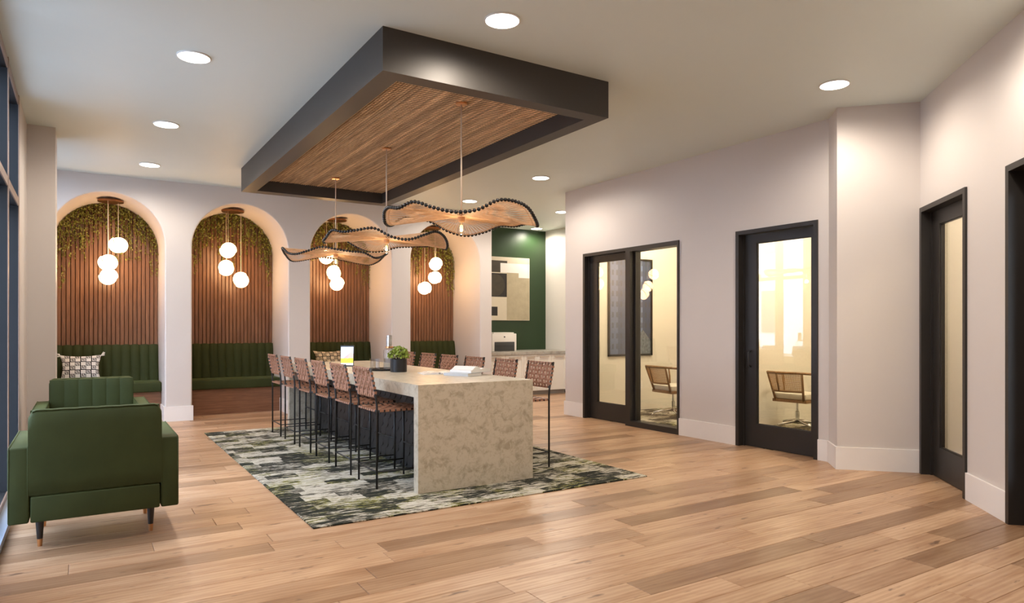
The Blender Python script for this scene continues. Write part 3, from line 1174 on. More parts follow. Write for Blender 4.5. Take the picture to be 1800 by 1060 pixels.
# ------------------------------------------------------------------ throw pillows
def pillow(name, label, loc, rot, w_, h_, mat, tassel=True):
    n = 22
    me = bpy.data.meshes.new(name)
    vs, fs, uvs = [], [], []
    for side in (1, -1):
        for j in range(n + 1):
            for i in range(n + 1):
                u, v = -1 + 2 * i / n, -1 + 2 * j / n
                pin = 1 - 0.13 * (1 - u * u) * (v * v) ** 2
                pin2 = 1 - 0.16 * (1 - v * v) * (u * u) ** 2
                th = ((1 - u * u) * (1 - v * v)) ** 0.45 * 0.075
                vs.append((u * w_ / 2 * pin2, -side * th, v * h_ / 2 * pin))
                uvs.append((i / n, j / n))
    m1 = (n + 1) ** 2
    for s in range(2):
        for j in range(n):
            for i in range(n):
                q = (s * m1 + j * (n + 1) + i, s * m1 + j * (n + 1) + i + 1, s * m1 + (j + 1) * (n + 1) + i + 1, s * m1 + (j + 1) * (n + 1) + i)
                fs.append(q if s == 0 else q[::-1])
    me.from_pydata(vs, [], fs)
    ul = me.uv_layers.new(name='UVMap')
    for li, lp in enumerate(me.loops):
        ul.data[li].uv = uvs[lp.vertex_index]
    me.polygons.foreach_set('use_smooth', [True] * len(me.polygons))
    me.materials.append(mat)
    o = link(name, me, None, None, loc, rot)
    tag(o, label, 'pillow', 'patterned throw pillows')
    if tassel:
        for sx in (-1, 1):
            tm = MB()
            rt = random.Random(3 + sx)
            for q in range(14):
                e = Vector((sx * (w_ / 2 + rt.uniform(0.0, 0.035)), rt.uniform(-0.025, 0.025), h_ / 2 + rt.uniform(-0.03, 0.04)))
                tm.tube([(sx * (w_ / 2 - 0.02), 0, h_ / 2 - 0.02), e], 0.004, 4)
            obj('tassel', tm, M['paper'], o)
    return o


pillow('throw_pillow', 'white pillow with black square print on the first niche bench', (-0.03, 11.86, 0.765), (math.radians(-14), 0, math.radians(-3)), 0.54, 0.42, M['pillow_white'])
pillow('throw_pillow', 'cream pillow with black square print on the third niche bench', (3.66, 11.86, 0.765), (math.radians(-14), 0, math.radians(8)), 0.56, 0.42, M['pillow_cream'], False)


# ------------------------------------------------------------------ armchairs
def armchair(name, label, loc, rz):
    """origin at the middle of the rear edge on the floor, faces +y"""
    t = thing(name, label, 'armchair', loc, rz, 'green velvet armchairs')
    V = M['velvet']
    m = MB()
    m.rbox(-0.347, 0.347, -0.004, 0.80, 0.195, 0.352, 0.010, 3)
    obj('seat_rail', m, V, t, ang=0.7)
    for s in (-1, 1):
        x0, x1 = (0.353, 0.458) if s > 0 else (-0.458, -0.353)
        arm = obj('arm', MB().rbox(x0, x1, -0.005, 0.84, 0.195, 0.652, 0.012, 3), V, t, ang=0.7)
        pm = MB()
        for xx in (x0 + 0.006, x1 - 0.006):
            pm.tube([(xx, 0.0, 0.205), (xx, -0.004, 0.645), (xx, 0.01, 0.652), (xx, 0.82, 0.652)], 0.0045, 6)
        obj('piping', pm, V, arm, smooth=True)
    # outer back with softly scalloped top
    m = MB()
    nx = 36
    top = []
    for i in range(nx + 1):
        u = i / nx
        x = -0.358 + 0.716 * u
        e = min(u, 1 - u) * 0.716
        cr = 0.045
        zt = 0.872 - (cr - math.sqrt(max(0, cr * cr - (cr - min(e, cr)) ** 2))) + 0.002 * abs(math.sin(u * PI * 6))
        top.append((x, zt))
    rows = [(0.10, 0.0), (0.012, 0.0), (0.0, 0.5), (0.012, 1.0), (0.10, 1.0)]
    prof = []
    for i, (x, zt) in enumerate(top):
        xx = x * (1.0)
        prof.append([(xx, 0.09, 0.356), (xx, 0.006, 0.354), (xx, -0.003, 0.362), (xx, -0.008, 0.45), (xx, -0.010, 0.62), (xx, -0.006, zt - 0.09), (xx, 0.002, zt - 0.03), (xx, 0.018, zt - 0.006), (xx, 0.05, zt), (xx, 0.09, zt - 0.004)])
    k = len(prof[0])
    for p in prof:
        m.v += p
    for i in range(nx):
        for j in range(k - 1):
            a_ = i * k + j
            m.f.append((a_, a_ + 1, a_ + k + 1, a_ + k))
        m.f.append((i * k + k - 1, i * k, (i + 1) * k, (i + 1) * k + k - 1))
    m.f.append(tuple(range(k - 1, -1, -1)))
    m.f.append(tuple(nx * k + j for j in range(k)))
    m.f = [f[::-1] for f in m.f]
    bk = obj('backrest', m, V, t, ang=0.8)
    pm = MB().tube([(x, 0.014, z - 0.006) for x, z in top[1:-1]], 0.004, 6)
    obj('piping', pm, V, bk, smooth=True)
    # channels on the inner side
    cm = channel(0.704 / 6, 0.0, 0.0, 0.50, 0.860, 0.05, 0.012, 0.004)
    cm.xf(Matrix.Rotation(PI, 4, 'Z'))
    me = mesh('back_channel', cm, True, V)
    smooth_by_angle(me, 0.9)
    for q in range(6):
        link('back_channel', me, None, t, loc=(-0.352 + 0.704 / 6 * (q + 0.5), 0.115, 0))
    obj('seat_cushion', MB().rbox(-0.35, 0.35, 0.17, 0.82, 0.355, 0.50, 0.03, 3), V, t, ang=0.7)
    lm = mesh('leg', MB().lathe([(0.0, 0.045), (0.0155, 0.045), (0.026, 0.198), (0.0, 0.198)], 16), True, M['leg_wood'])
    smooth_by_angle(lm, 0.7)
    cm2 = mesh('brass_cap', MB().lathe([(0.0, 0.0), (0.0125, 0.0), (0.0165, 0.047), (0.0, 0.047)], 16), True, M['brass'])
    smooth_by_angle(cm2, 0.7)
    for sx in (-1, 1):
        for yy in (0.195, 0.70):
            l = link('leg', lm, None, t, loc=(sx * 0.308, yy, 0))
            link('brass_cap', cm2, None, l)
    return t


armchair('armchair', 'near green velvet armchair seen from behind', (0.0775, 5.0, 0), 0)
armchair('armchair', 'far green velvet armchair facing the other one, channel back showing', (0.0775, 8.05, 0), PI)

# ------------------------------------------------------------------ rug and table
obj_rug = obj('area_rug', MB().rbox(RUG[0], RUG[1], RUG[2], RUG[3], 0.0005, 0.012, 0.003, 1), M['rug'])
tag(obj_rug, 'patchwork area rug in black, cream and moss green under the stone table', 'rug')

TX0, TX1, TY0, TY1, TH, TT = 2.31, 3.435, 5.11, 9.30, 0.90, 0.105
RZ = 0.012
t = thing('bar_table', 'long limestone counter height table with waterfall ends', 'table', ((TX0 + TX1) / 2, (TY0 + TY1) / 2, RZ))
hx, hy = (TX1 - TX0) / 2, (TY1 - TY0) / 2
obj('table_top', MB().box(-hx, hx, -hy + 0.085, hy - 0.085, TH - TT - RZ, TH - RZ), M['stone'], t)
for s in (-1, 1):
    y0, y1 = (-hy, -hy + 0.085) if s < 0 else (hy - 0.085, hy)
    obj('end_panel', MB().box(-hx, hx, y0, y1, 0, TH - RZ), M['stone'], t)
PX = 2.66 - (TX0 + TX1) / 2
pan = obj('center_panel', MB().box(PX, -PX, -hy + 0.085, hy - 0.085, 0, TH - TT - RZ), M['panel_dark'], t)
tw, th_ = 0.137, 0.105
sm = MB()
seg = 8
pts = [(-tw / 2 * 0.985, th_ * 0.75), (-tw / 2 * 0.985, 0.02)] + [(tw / 2 * 0.985 * -math.cos(PI * q / seg), -0.055 * math.sin(PI * q / seg)) for q in range(seg + 1)] + [(tw / 2 * 0.985, 0.02), (tw / 2 * 0.985, th_ * 0.75)]
n = len(pts)
# tile leans out at its lower edge; local x = outward(-X world), y along the table, z up
def sx_(z):
    return -0.004 - 0.006 * (1 - (z + 0.055) / (th_ * 0.75 + 0.055))
sm.v = [(sx_(z) - 0.004, y_, z) for y_, z in pts] + [(0.0, y_, z) for y_, z in pts]
sm.f = [tuple(range(n)), tuple(range(2 * n - 1, n - 1, -1))] + [((q + 1) % n, q, n + q, n + (q + 1) % n) for q in range(n)]
sme = mesh('scale_tile', sm, False, M['scale'])
ncol = int((2 * hy - 0.18) / tw)
for rw in range(7):
    for cl in range(ncol + 1):
        yy = -hy + 0.09 + tw * (cl + 0.5 * (rw % 2))+ 0.03
        if yy + tw / 2 > hy - 0.088 or yy - tw / 2 < -hy + 0.086:
            continue
        link('scale_tile', sme, None, pan, loc=(PX, yy, 0.065 + th_ * rw))


# ------------------------------------------------------------------ bar stools
def ribbon(path, wdir, width, th=0.0028):
    """flat strap along path; wdir = width direction"""
    m = MB()
    wv = Vector(wdir) * (width / 2)
    pts = [Vector(p) for p in path]
    for i, p in enumerate(pts):
        tg = (pts[min(i + 1, len(pts) - 1)] - pts[max(i - 1, 0)]).normalized()
        nn = tg.cross(Vector(wdir)).normalized() * (th / 2)
        m.v += [tuple(p - wv - nn), tuple(p + wv - nn), tuple(p + wv + nn), tuple(p - wv + nn)]
    for i in range(len(pts) - 1):
        a_ = i * 4
        for s in range(4):
            m.f.append((a_ + s, a_ + (s + 1) % 4, a_ + 4 + (s + 1) % 4, a_ + 4 + s))
    m.f.append((3, 2, 1, 0))
    e = (len(pts) - 1) * 4
    m.f.append((e, e + 1, e + 2, e + 3))
    return m


def build_stool():
    """origin on the rug at the rear middle; faces +x, back at x=0"""
    t = thing('bar_stool', 'x', 'bar stool', (0, 0, RZ), 0, 'woven leather bar stools around the table')
    B = M['black']
    HWY = 0.22
    ZS = 0.655
    TOPZ = 1.02
    lean = 0.055
    rad = 0.0095
    back_pt = lambda z: -lean * max(0.0, (z - 0.74) / (TOPZ - 0.74))
    for s in (-1, 1):
        obj('leg', MB().tube([(0, s * HWY, 0), (0, s * HWY, 0.70), (-0.006, s * HWY, 0.76), (-lean, s * HWY, TOPZ)], rad, 8), B, t, smooth=True)
        obj('leg', MB().tube([(0.43, s * HWY, 0), (0.43, s * HWY, ZS)], rad, 8), B, t, smooth=True)
    m = MB()
    for s in (-1, 1):
        m.tube([(0, s * HWY, ZS), (0.43, s * HWY, ZS)], rad, 8)
    m.tube([(0.43, -HWY, ZS), (0.43, HWY, ZS)], rad, 8)
    m.tube([(0.0, -HWY, ZS), (0.0, HWY, ZS)], rad, 8)
    obj('seat_frame', m, B, t, smooth=True)
    m = MB()
    m.tube([(-lean * 0.98, -HWY, TOPZ - 0.012), (-lean * 0.98, HWY, TOPZ - 0.012)], rad * 0.9, 8)
    m.tube([(back_pt(0.775), -HWY, 0.775), (back_pt(0.775), HWY, 0.775)], rad * 0.9, 8)
    obj('back_frame', m, B, t, smooth=True)
    for p in (((0, -HWY, 0.145), (0, HWY, 0.145)), ((0.43, -HWY, 0.30), (0.43, HWY, 0.30)), ((0, -HWY, 0.145), (0.43, -HWY, 0.145)), ((0, HWY, 0.145), (0.43, HWY, 0.145))):
        obj('stretcher', MB().tube(p, 0.0065, 6), B, t, smooth=True)
    Lt = M['leather']
    # back weave
    nv, nh = 8, 5
    zb, zt = 0.778, TOPZ - 0.014
    amp = 0.0048
    pv = (2 * HWY - 0.03) / nv
    ph = (zt - zb) / (nh + 0.6)
    hz = [zb + ph * (j + 0.8) for j in range(nh)]
    vy = [-HWY + 0.015 + pv * (k + 0.5) for k in range(nv)]
    for par in (0, 1):
        path = [(back_pt(zb) + 0.011, 0, zb + 0.006), (back_pt(zb) + 0.008, 0, zb - 0.010), (back_pt(zb) - 0.008, 0, zb - 0.010)]
        path.append((back_pt(zb) - 0.012, 0, zb + 0.006))
        for j in range(nh):
            sgn = 1 if (j + par) % 2 == 0 else -1
            path.append((back_pt(hz[j]) + sgn * amp, 0, hz[j]))
        path += [(back_pt(zt) - 0.011, 0, zt - 0.004), (back_pt(zt) - 0.007, 0, zt + 0.011), (back_pt(zt) + 0.007, 0, zt + 0.011), (back_pt(zt) + 0.011, 0, zt - 0.005)]
        me = mesh('back_strap', ribbon(path, (0, 1, 0), pv * 0.76), False, Lt)
        for k in range(par, nv, 2):
            link('back_strap', me, None, t, loc=(0, vy[k], 0))
    for j in range(nh):
        path = [(0.012, -HWY + 0.012, 0), (0.010, -HWY - 0.008, 0), (-0.010, -HWY - 0.010, 0), (-0.013, -HWY + 0.006, 0)]
        for k in range(nv):
            sgn = -1 if (j + k) % 2 == 0 else 1
            path.append((sgn * amp, vy[k], 0))
        path += [(-0.013, HWY - 0.006, 0), (-0.010, HWY + 0.010, 0), (0.010, HWY + 0.008, 0), (0.012, HWY - 0.012, 0)]
        me = mesh('back_strap', ribbon(path, (0, 0, 1), ph * 0.52), False, Lt)
        link('back_strap', me, None, t, loc=(back_pt(hz[j]), 0, hz[j]))
    # seat weave, sagging a little
    ns, nx_ = 8, 8
    sag = lambda u, v: -0.022 * (1 - u * u) * (1 - v * v)
    ps, px_ = (2 * HWY - 0.03) / ns, 0.40 / nx_
    sy = [-HWY + 0.015 + ps * (k + 0.5) for k in range(ns)]
    sx2 = [0.015 + px_ * (k + 0.5) for k in range(nx_)]
    for k in range(ns):
        v = sy[k] / HWY
        path = [(0.008, 0, ZS - 0.011), (-0.011, 0, ZS - 0.006), (-0.009, 0, ZS + 0.009)]
        for j in range(nx_):
            sgn = 1 if (j + k) % 2 == 0 else -1
            u = (sx2[j] - 0.215) / 0.215
            path.append((sx2[j], 0, ZS + 0.006 + sag(u, v) + sgn * amp))
        path += [(0.439, 0, ZS + 0.009), (0.442, 0, ZS - 0.006), (0.422, 0, ZS - 0.012)]
        me = mesh('seat_strap', ribbon(path, (0, 1, 0), ps * 0.72), False, Lt)
        link('seat_strap', me, None, t, loc=(0, sy[k], 0))
    for j in range(nx_):
        u = (sx2[j] - 0.215) / 0.215
        path = [(0, -HWY + 0.010, ZS - 0.012), (0, -HWY - 0.011, ZS - 0.006), (0, -HWY - 0.009, ZS + 0.009)]
        for k in range(ns):
            sgn = -1 if (j + k) % 2 == 0 else 1
            path.append((0, sy[k], ZS + 0.006 + sag(u, sy[k] / HWY) + sgn * amp))
        path += [(0, HWY + 0.009, ZS + 0.009), (0, HWY + 0.011, ZS - 0.006), (0, HWY - 0.010, ZS - 0.012)]
        me = mesh('seat_strap', ribbon(path, (1, 0, 0), px_ * 0.70), False, Lt)
        link('seat_strap', me, None, t, loc=(sx2[j], 0, 0))
    return t


nth = ('first', 'second', 'third', 'fourth', 'fifth', 'sixth')
stool = build_stool()
rs = random.Random(2)
for k in range(6):
    yc = 5.666 + 0.656 * k
    for side in (0, 1):
        lab = 'woven leather bar stool on the %s side of the table, %s from the near end' % (('armchair', nth[k]) if side == 0 else ('office', nth[k]))
        if side == 0:
            loc, rz = (2.085, yc, RZ), 0
        else:
            loc, rz = (3.83 + rs.uniform(-0.015, 0.015), yc - 0.01, RZ), PI
        if k == 0 and side == 0:
            stool.location = loc
            stool['label'] = lab
        else:
            copy_tree(stool, loc, rz, lab)

# ------------------------------------------------------------------ big beaded pendants
ZT = [
    [2.26, 2.30, 2.33, 2.327, 2.345, 2.294, 2.264, 2.302, 2.383, 2.405, 2.37, 2.29, 2.285, 2.345, 2.363, 2.334, 2.364, 2.307, 2.268, 2.29, 2.376, 2.386, 2.357, 2.285],
    [2.294, 2.255, 2.279, 2.319, 2.328, 2.332, 2.327, 2.278, 2.274, 2.329, 2.40, 2.402, 2.303, 2.294, 2.307, 2.367, 2.337, 2.346, 2.36, 2.277, 2.26, 2.319, 2.374, 2.35],
    [2.334, 2.36, 2.348, 2.286, 2.249, 2.27, 2.306, 2.336, 2.351, 2.321, 2.281, 2.268, 2.335, 2.385, 2.370, 2.298, 2.274, 2.306, 2.35, 2.325, 2.306, 2.302, 2.252, 2.282],
]


def rim_z(tab, deg):
    deg %= 360
    k = int(deg // 15)
    u = deg / 15 - k
    p0, p1, p2, p3 = (tab[(k - 1) % 24], tab[k % 24], tab[(k + 1) % 24], tab[(k + 2) % 24])
    return 0.5 * ((2 * p1) + (-p0 + p2) * u + (2 * p0 - 5 * p1 + 4 * p2 - p3) * u * u + (-p0 + 3 * p1 - 3 * p2 + p3) * u ** 3)


bead_me = None
bmb = bmesh.new()
bmesh.ops.create_icosphere(bmb, subdivisions=2, radius=0.0160)
bead_me = bpy.data.meshes.new('bead')
bmb.to_mesh(bead_me)
bmb.free()
bead_me.polygons.foreach_set('use_smooth', [True] * len(bead_me.polygons))
bead_me.materials.append(M['bead'])
PR = 0.655
NC = 250


def shade_meshes(tab):
    sh = MB()
    for k in range(NC):
        d = 360.0 * k / NC
        a_ = math.radians(d)
        P1 = Vector((PR * math.cos(a_), PR * math.sin(a_), rim_z(tab, d)))
        P0 = Vector((0.028 * math.cos(a_), 0.028 * math.sin(a_), 2.362 if k % 2 else 2.335))
        sh.tube([P0, P0.lerp(P1, 0.5), P1], [0.0014, 0.0028, 0.0037], 5, False)
    pts = [Vector((PR * math.cos(2 * PI * k / 180), PR * math.sin(2 * PI * k / 180), rim_z(tab, k * 2.0))) for k in range(181)]
    hoop = [Vector((p.x * 0.955, p.y * 0.955, 2.348 + (p.z - 2.348) * 0.955)) for p in pts]
    lens = [0.0]
    for p, q in zip(pts[:-1], pts[1:]):
        lens.append(lens[-1] + (q - p).length)
    nb = int(lens[-1] / 0.0355)
    bd = []
    for k in range(nb):
        s_ = lens[-1] * k / nb
        j_ = min(max(i_ for i_ in range(181) if lens[i_] <= s_), 179)
        u_ = (s_ - lens[j_]) / (lens[j_ + 1] - lens[j_])
        p = pts[j_].lerp(pts[j_ + 1], u_)
        bd.append(p + Vector((p.x, p.y, 0)).normalized() * 0.010)
    return (mesh('string_shade', sh, True, M['string']), mesh('rim_wire', MB().tube(pts, 0.003, 6, False), True, M['bead']),
            mesh('inner_hoop', MB().tube(hoop, 0.003, 6, False), True, M['lamp_wood']), bd)


PEND = [(2.80, 5.285, 'nearest'), (2.81, 7.05, 'middle'), (2.805, 8.81, 'farthest')]
for pi_, (px, py, lab) in enumerate(PEND):
    shade_me, rim_me, inner_me, beads = shade_meshes(ZT[pi_])
    t = thing('beaded_pendant', '%s wavy string pendant lamp with a black beaded rim above the table' % lab, 'pendant light', (px, py, 0), -YAW, 'beaded pendants above the table')
    obj('ceiling_plate', MB().lathe([(0.0, 3.316), (0.045, 3.316), (0.052, 3.322), (0.052, 3.333), (0.0, 3.333)], 24), M['brass'], t)
    obj('rod', MB().tube([(0, 0, 2.36), (0, 0, 3.318)], 0.0065, 8), M['cord'], t, smooth=True)
    link('string_shade', shade_me, None, t)['kind'] = 'stuff'
    link('rim_wire', rim_me, None, t)
    link('inner_hoop', inner_me, None, t)
    obj('hub', MB().lathe([(0.0, 2.385), (0.026, 2.38), (0.032, 2.366), (0.030, 2.30), (0.024, 2.292), (0.0, 2.292)], 20), M['lamp_wood'], t, ang=0.7)
    bulb = obj('bulb', MB().lathe([(0.012, 2.292), (0.016, 2.275), (0.034, 2.235), (0.036, 2.215), (0.028, 2.19), (0.0, 2.178)], 20), M['clear'], t, smooth=True)
    obj('filament', MB().lathe([(0.0, 2.27), (0.012, 2.262), (0.014, 2.215), (0.0, 2.205)], 12), M['bulb_glow'], bulb, smooth=True)
    lamp('bulb_lamp', 'POINT', (0, 0, 2.14), 3.0, (1.0, 0.74, 0.45), t, shadow_soft_size=0.03)
    for p in beads:
        link('bead', bead_me, None, t, loc=p)


# ------------------------------------------------------------------ things on the table
def uvquad(me):
    ul = me.uv_layers.new(name='UVMap')
    for poly in me.polygons:
        for li, uv in zip(poly.loop_indices, ((0, 0), (1, 0), (1, 1), (0, 1))):
            ul.data[li].uv = uv


def print_face(name, w_, h_, mat, parent, y=0.0, z0=0.0):
    me = bpy.data.meshes.new(name)
    me.from_pydata([(-w_ / 2, y, z0), (w_ / 2, y, z0), (w_ / 2, y, z0 + h_), (-w_ / 2, y, z0 + h_)], [], [(0, 1, 2, 3)])
    uvquad(me)
    me.materials.append(mat)
    return link(name, me, None, parent)


t = thing('tabletop_sign', 'small upright display sign with a mountain print and yellow band on the table', 'sign', (2.70, 8.05, TH), math.radians(-32))
m = MB().rbox(-0.082, 0.082, 0.0, 0.012, 0.0, 0.255, 0.003, 1)
m.xf(Matrix.Rotation(math.radians(-6), 4, 'X'))
obj('panel', m, M['black'], t)
pf = print_face('print', 0.150, 0.222, M['sign'], t, -0.0012, 0.014)
pf.rotation_euler = (math.radians(-6), 0, 0)
obj('foot', MB().rbox(-0.085, 0.085, -0.03, 0.05, 0.0, 0.012, 0.003, 1), M['black'], t)

tray = thing('serving_tray', 'round black serving tray under the glassware on the table', 'tray', (2.80, 7.12, TH))
obj('tray_body', MB().lathe([(0.0, 0.0), (0.165, 0.0), (0.18, 0.006), (0.185, 0.02), (0.18, 0.02), (0.165, 0.008), (0.0, 0.007)], 40), M['pot'], tray, ang=0.7)

t = thing('glass_carafe', 'glass carafe with a tall steel neck standing on the black tray', 'carafe', (2.875, 7.13, TH + 0.008))
prof = [(0.0, 0.0), (0.062, 0.0), (0.066, 0.006), (0.066, 0.205), (0.050, 0.232), (0.036, 0.238)]
obj('glass_body', MB().lathe(prof, 28), M['clear'], t, ang=0.7)
obj('water', MB().lathe([(0.0, 0.008), (0.058, 0.008), (0.058, 0.12), (0.0, 0.12)], 24), glass('water', (0.85, 0.89, 0.93), 1.4), t, ang=0.7)
obj('collar', MB().lathe([(0.0, 0.232), (0.045, 0.234), (0.045, 0.250), (0.03, 0.256), (0.0, 0.256)], 24), M['brass'], t, ang=0.7)
obj('steel_neck', MB().lathe([(0.0, 0.25), (0.031, 0.25), (0.031, 0.375), (0.027, 0.378), (0.0, 0.378)], 24), M['steel'], t, ang=0.7)
t = thing('drinking_glass', 'clear drinking glass standing on the black tray', 'glass', (2.735, 7.205, TH + 0.008))
obj('glass_body', MB().lathe([(0.0, 0.0), (0.048, 0.0), (0.053, 0.006), (0.055, 0.115), (0.051, 0.115), (0.049, 0.012), (0.0, 0.010)], 24), M['clear'], t, ang=0.7)

t = thing('potted_plant', 'small leafy green plant in a black cylinder pot on the table', 'plant', (2.83, 6.76, TH))
obj('pot', MB().lathe([(0.0, 0.0), (0.084, 0.0), (0.088, 0.004), (0.088, 0.135), (0.080, 0.137), (0.078, 0.118), (0.0, 0.118)], 32), M['pot'], t, ang=0.7)
obj('soil', MB().lathe([(0.0, 0.122), (0.077, 0.119), (0.0, 0.1185)], 24), M['soil'], t)
lf, st = MB(), MB()
rp = random.Random(8)
for k in range(420):
    th = rp.uniform(0, 2 * PI)
    ph = math.acos(rp.uniform(-0.15, 1.0))
    rr_ = rp.uniform(0.65, 1.0)
    P0 = Vector((0.115 * rr_ * math.sin(ph) * math.cos(th), 0.115 * rr_ * math.sin(ph) * math.sin(th), 0.165 + 0.105 * rr_ * math.cos(ph)))
    if k % 6 == 0:
        st.tube([(P0.x * 0.2, P0.y * 0.2, 0.118), P0], 0.0014, 3, False)
    ss = rp.uniform(0.010, 0.019)
    Rm = Matrix.Rotation(rp.uniform(0, 2 * PI), 3, 'Z') @ Matrix.Rotation(rp.uniform(-1.2, 1.2), 3, 'X') @ Matrix.Rotation(rp.uniform(-1.2, 1.2), 3, 'Y')
    vs = [Rm @ Vector(p) * ss + P0 for p in ((0, 0, 1), (-0.75, 0.15, 0.1), (0, -0.15, 0), (0.75, 0.15, 0.1), (0, 0.1, -1))]
    lf.add(vs, [(0, 1, 2), (0, 2, 3), (2, 1, 4), (3, 2, 4)])
obj('leaves', lf, M['plant'], t)['kind'] = 'stuff'
obj('stems', st, M['stem'], t)['kind'] = 'stuff'


def page_sheet(w_, h_, x0, sgn, base_z, lift, th=0.006):
    """one half of an open book: curved block of pages from the spine outwards"""
    m = MB()
    n_ = 10
    for i in range(n_ + 1):
        u = i / n_
        z = base_z + th + lift * math.sin(PI * min(1.0, u * 1.15)) * (1 - 0.35 * u)
        x = x0 + sgn * w_ * u
        m.v += [(x, -h_ / 2, z), (x, h_ / 2, z), (x, h_ / 2, base_z), (x, -h_ / 2, base_z)]
    for i in range(n_):
        b = i * 4
        for s in range(4):
            q = (b + s, b + (s + 1) % 4, b + 4 + (s + 1) % 4, b + 4 + s)
            m.f.append(q)
    m.f += [(3, 2, 1, 0), (n_ * 4, n_ * 4 + 1, n_ * 4 + 2, n_ * 4 + 3)]
    return m


t = thing('magazine', 'open magazine lying flat on the table beside the books', 'magazine', (3.10, 6.30, TH), math.radians(-12))
obj('left_pages', page_sheet(0.21, 0.28, 0, -1, 0.001, 0.016, 0.006), M['magazine'], t, ang=0.6)
obj('right_pages', page_sheet(0.21, 0.28, 0, 1, 0.001, 0.014, 0.006), M['magazine'], t, ang=0.6)
obj('cover', MB().box(-0.213, 0.213, -0.142, 0.142, 0, 0.001), M['book_cover'], t)

t = thing('closed_book', 'closed grey hardback lying under the open book', 'book', (3.16, 5.93, TH), math.radians(24))
obj('cover', MB().box(-0.115, 0.115, -0.15, 0.15, 0, 0.003).box(-0.115, 0.115, -0.15, 0.15, 0.025, 0.028).box(-0.115, -0.112, -0.15, 0.15, 0.003, 0.025), M['book_cover'], t)
obj('page_block', MB().box(-0.112, 0.108, -0.145, 0.145, 0.003, 0.025), M['paper'], t)

t = thing('open_book', 'open white hardback resting partly on the closed book', 'book', (3.265, 5.97, TH + 0.0285), math.radians(24))
obj('right_pages', page_sheet(0.16, 0.26, 0, 1, 0.004, 0.012, 0.026), M['paper'], t, ang=0.6)
obj('left_pages', page_sheet(0.16, 0.26, 0, -1, 0.004, 0.042, 0.022), M['paper'], t, ang=0.6)
obj('cover', MB().box(-0.165, 0.165, -0.134, 0.134, 0, 0.004), M['book_cover'], t)

# ------------------------------------------------------------------ alcove: cabinets, counter, printer, painting
CY = 11.47
CZ0, CZ1 = 0.085, 0.822
xs_ = [6.52, 7.054, 7.496, 7.814, 8.168, 8.55]
mcab = ['beside the arch wall, under the printer', 'second from the arch wall', 'third from the arch wall', 'fourth from the arch wall', 'at the end by the off-white wall']
for i in range(5):
    a, b = xs_[i], xs_[i + 1] - 0.001
    t = thing('base_cabinet', 'white panelled base cabinet %s' % mcab[i], 'cabinet', ((a + b) / 2, CY, 0), 0, 'white base cabinets')
    hw = (b - a) / 2
    obj('body', MB().box(-hw, hw, 0.02, 0.9, CZ0, CZ1), M['cabinet'], t)
    obj('kick_plate', MB().box(-hw, hw, 0.07, 0.09, 0, CZ0), plain('kick_plate', (0.32, 0.29, 0.25), 0.6), t)
    g = 0.0025
    r = 0.055
    d = MB()
    d.box(-hw + g, -hw + r, 0, 0.02, CZ0 + g, CZ1 - g).box(hw - r, hw - g, 0, 0.02, CZ0 + g, CZ1 - g)
    d.box(-hw + r, hw - r, 0, 0.02, CZ0 + g, CZ0 + r).box(-hw + r, hw - r, 0, 0.02, CZ1 - r - 0.03, CZ1 - g)
    d.box(-hw + r, hw - r, 0.010, 0.02, CZ0 + r, CZ1 - r - 0.03)
    dr = obj('cabinet_door', d, M['cabinet'], t)
    obj('handle', MB().box(-hw * 0.62, hw * 0.62, -0.022, 0.0, CZ1 - 0.060, CZ1 - 0.052).box(-hw * 0.62, hw * 0.62, -0.022, -0.018, CZ1 - 0.052, CZ1 - 0.034), plain('pale_handle', (0.55, 0.47, 0.38), 0.4), dr)
ct = obj('countertop', MB().rbox(6.505, 8.685, CY - 0.03, 12.415, 0.823, 0.885, 0.004, 1), M['counter'])
tag(ct, 'grey stone countertop over the white cabinets', 'countertop')
obj_pr = thing('printer', 'white office printer with a dark front panel on the counter', 'printer', (7.19, 11.72, 0.885))
obj('body', MB().rbox(-0.29, 0.29, 0.0, 0.45, 0.0, 0.36, 0.012, 2), M['printer'], obj_pr, ang=0.7)
obj('scanner_lid', MB().rbox(-0.24, 0.24, 0.02, 0.44, 0.362, 0.385, 0.008, 2), M['printer'], obj_pr, ang=0.7)
obj('front_panel', MB().rbox(-0.235, 0.235, -0.012, 0.002, 0.012, 0.195, 0.008, 2), M['printer_dark'], obj_pr, ang=0.7)
obj('paper_slot', MB().box(-0.225, 0.225, -0.016, -0.011, 0.11, 0.116), M['black'], obj_pr)
obj('power_button', MB().lathe([(0, -0.004), (0.016, -0.004), (0.016, 0.004), (0, 0.004)], 20).xf(Matrix.Translation((0.0, -0.002, 0.295)) @ Matrix.Rotation(PI / 2, 4, 'X')), M['printer_dark'], obj_pr)

pt = thing('wall_painting', 'large abstract canvas with tan, white and black blocks on the green wall', 'painting', (7.53, 12.42, 1.52))
W2, HP = 0.705, 1.35
obj('canvas', MB().rbox(-W2, W2, -0.045, -0.002, 0, HP, 0.004, 1), M['art_cream'], pt)
def art(name, x0, x1, z0, z1, mat, d):
    return obj(name, MB().box(x0, x1, -0.045 - d, -0.0445, z0, z1), mat, pt)
art('tan_field', 0.12, W2 - 0.01, 0.012, 1.02, M['art_tan'], 0.001)
art('black_field', -0.42, 0.12, 0.50, 1.00, M['art_black'], 0.0012)
art('brown_field', -0.42, 0.13, 1.02, 1.27, M['art_dark'], 0.0012)
art('black_square', -0.30, -0.11, 0.10, 0.29, M['art_black'], 0.0012)
art('white_field', -0.04, W2 - 0.004, 1.02, 1.22, M['art_white'], 0.0016)
art('white_block', 0.42, W2 - 0.004, 0.92, 1.02, M['art_white'], 0.0016)
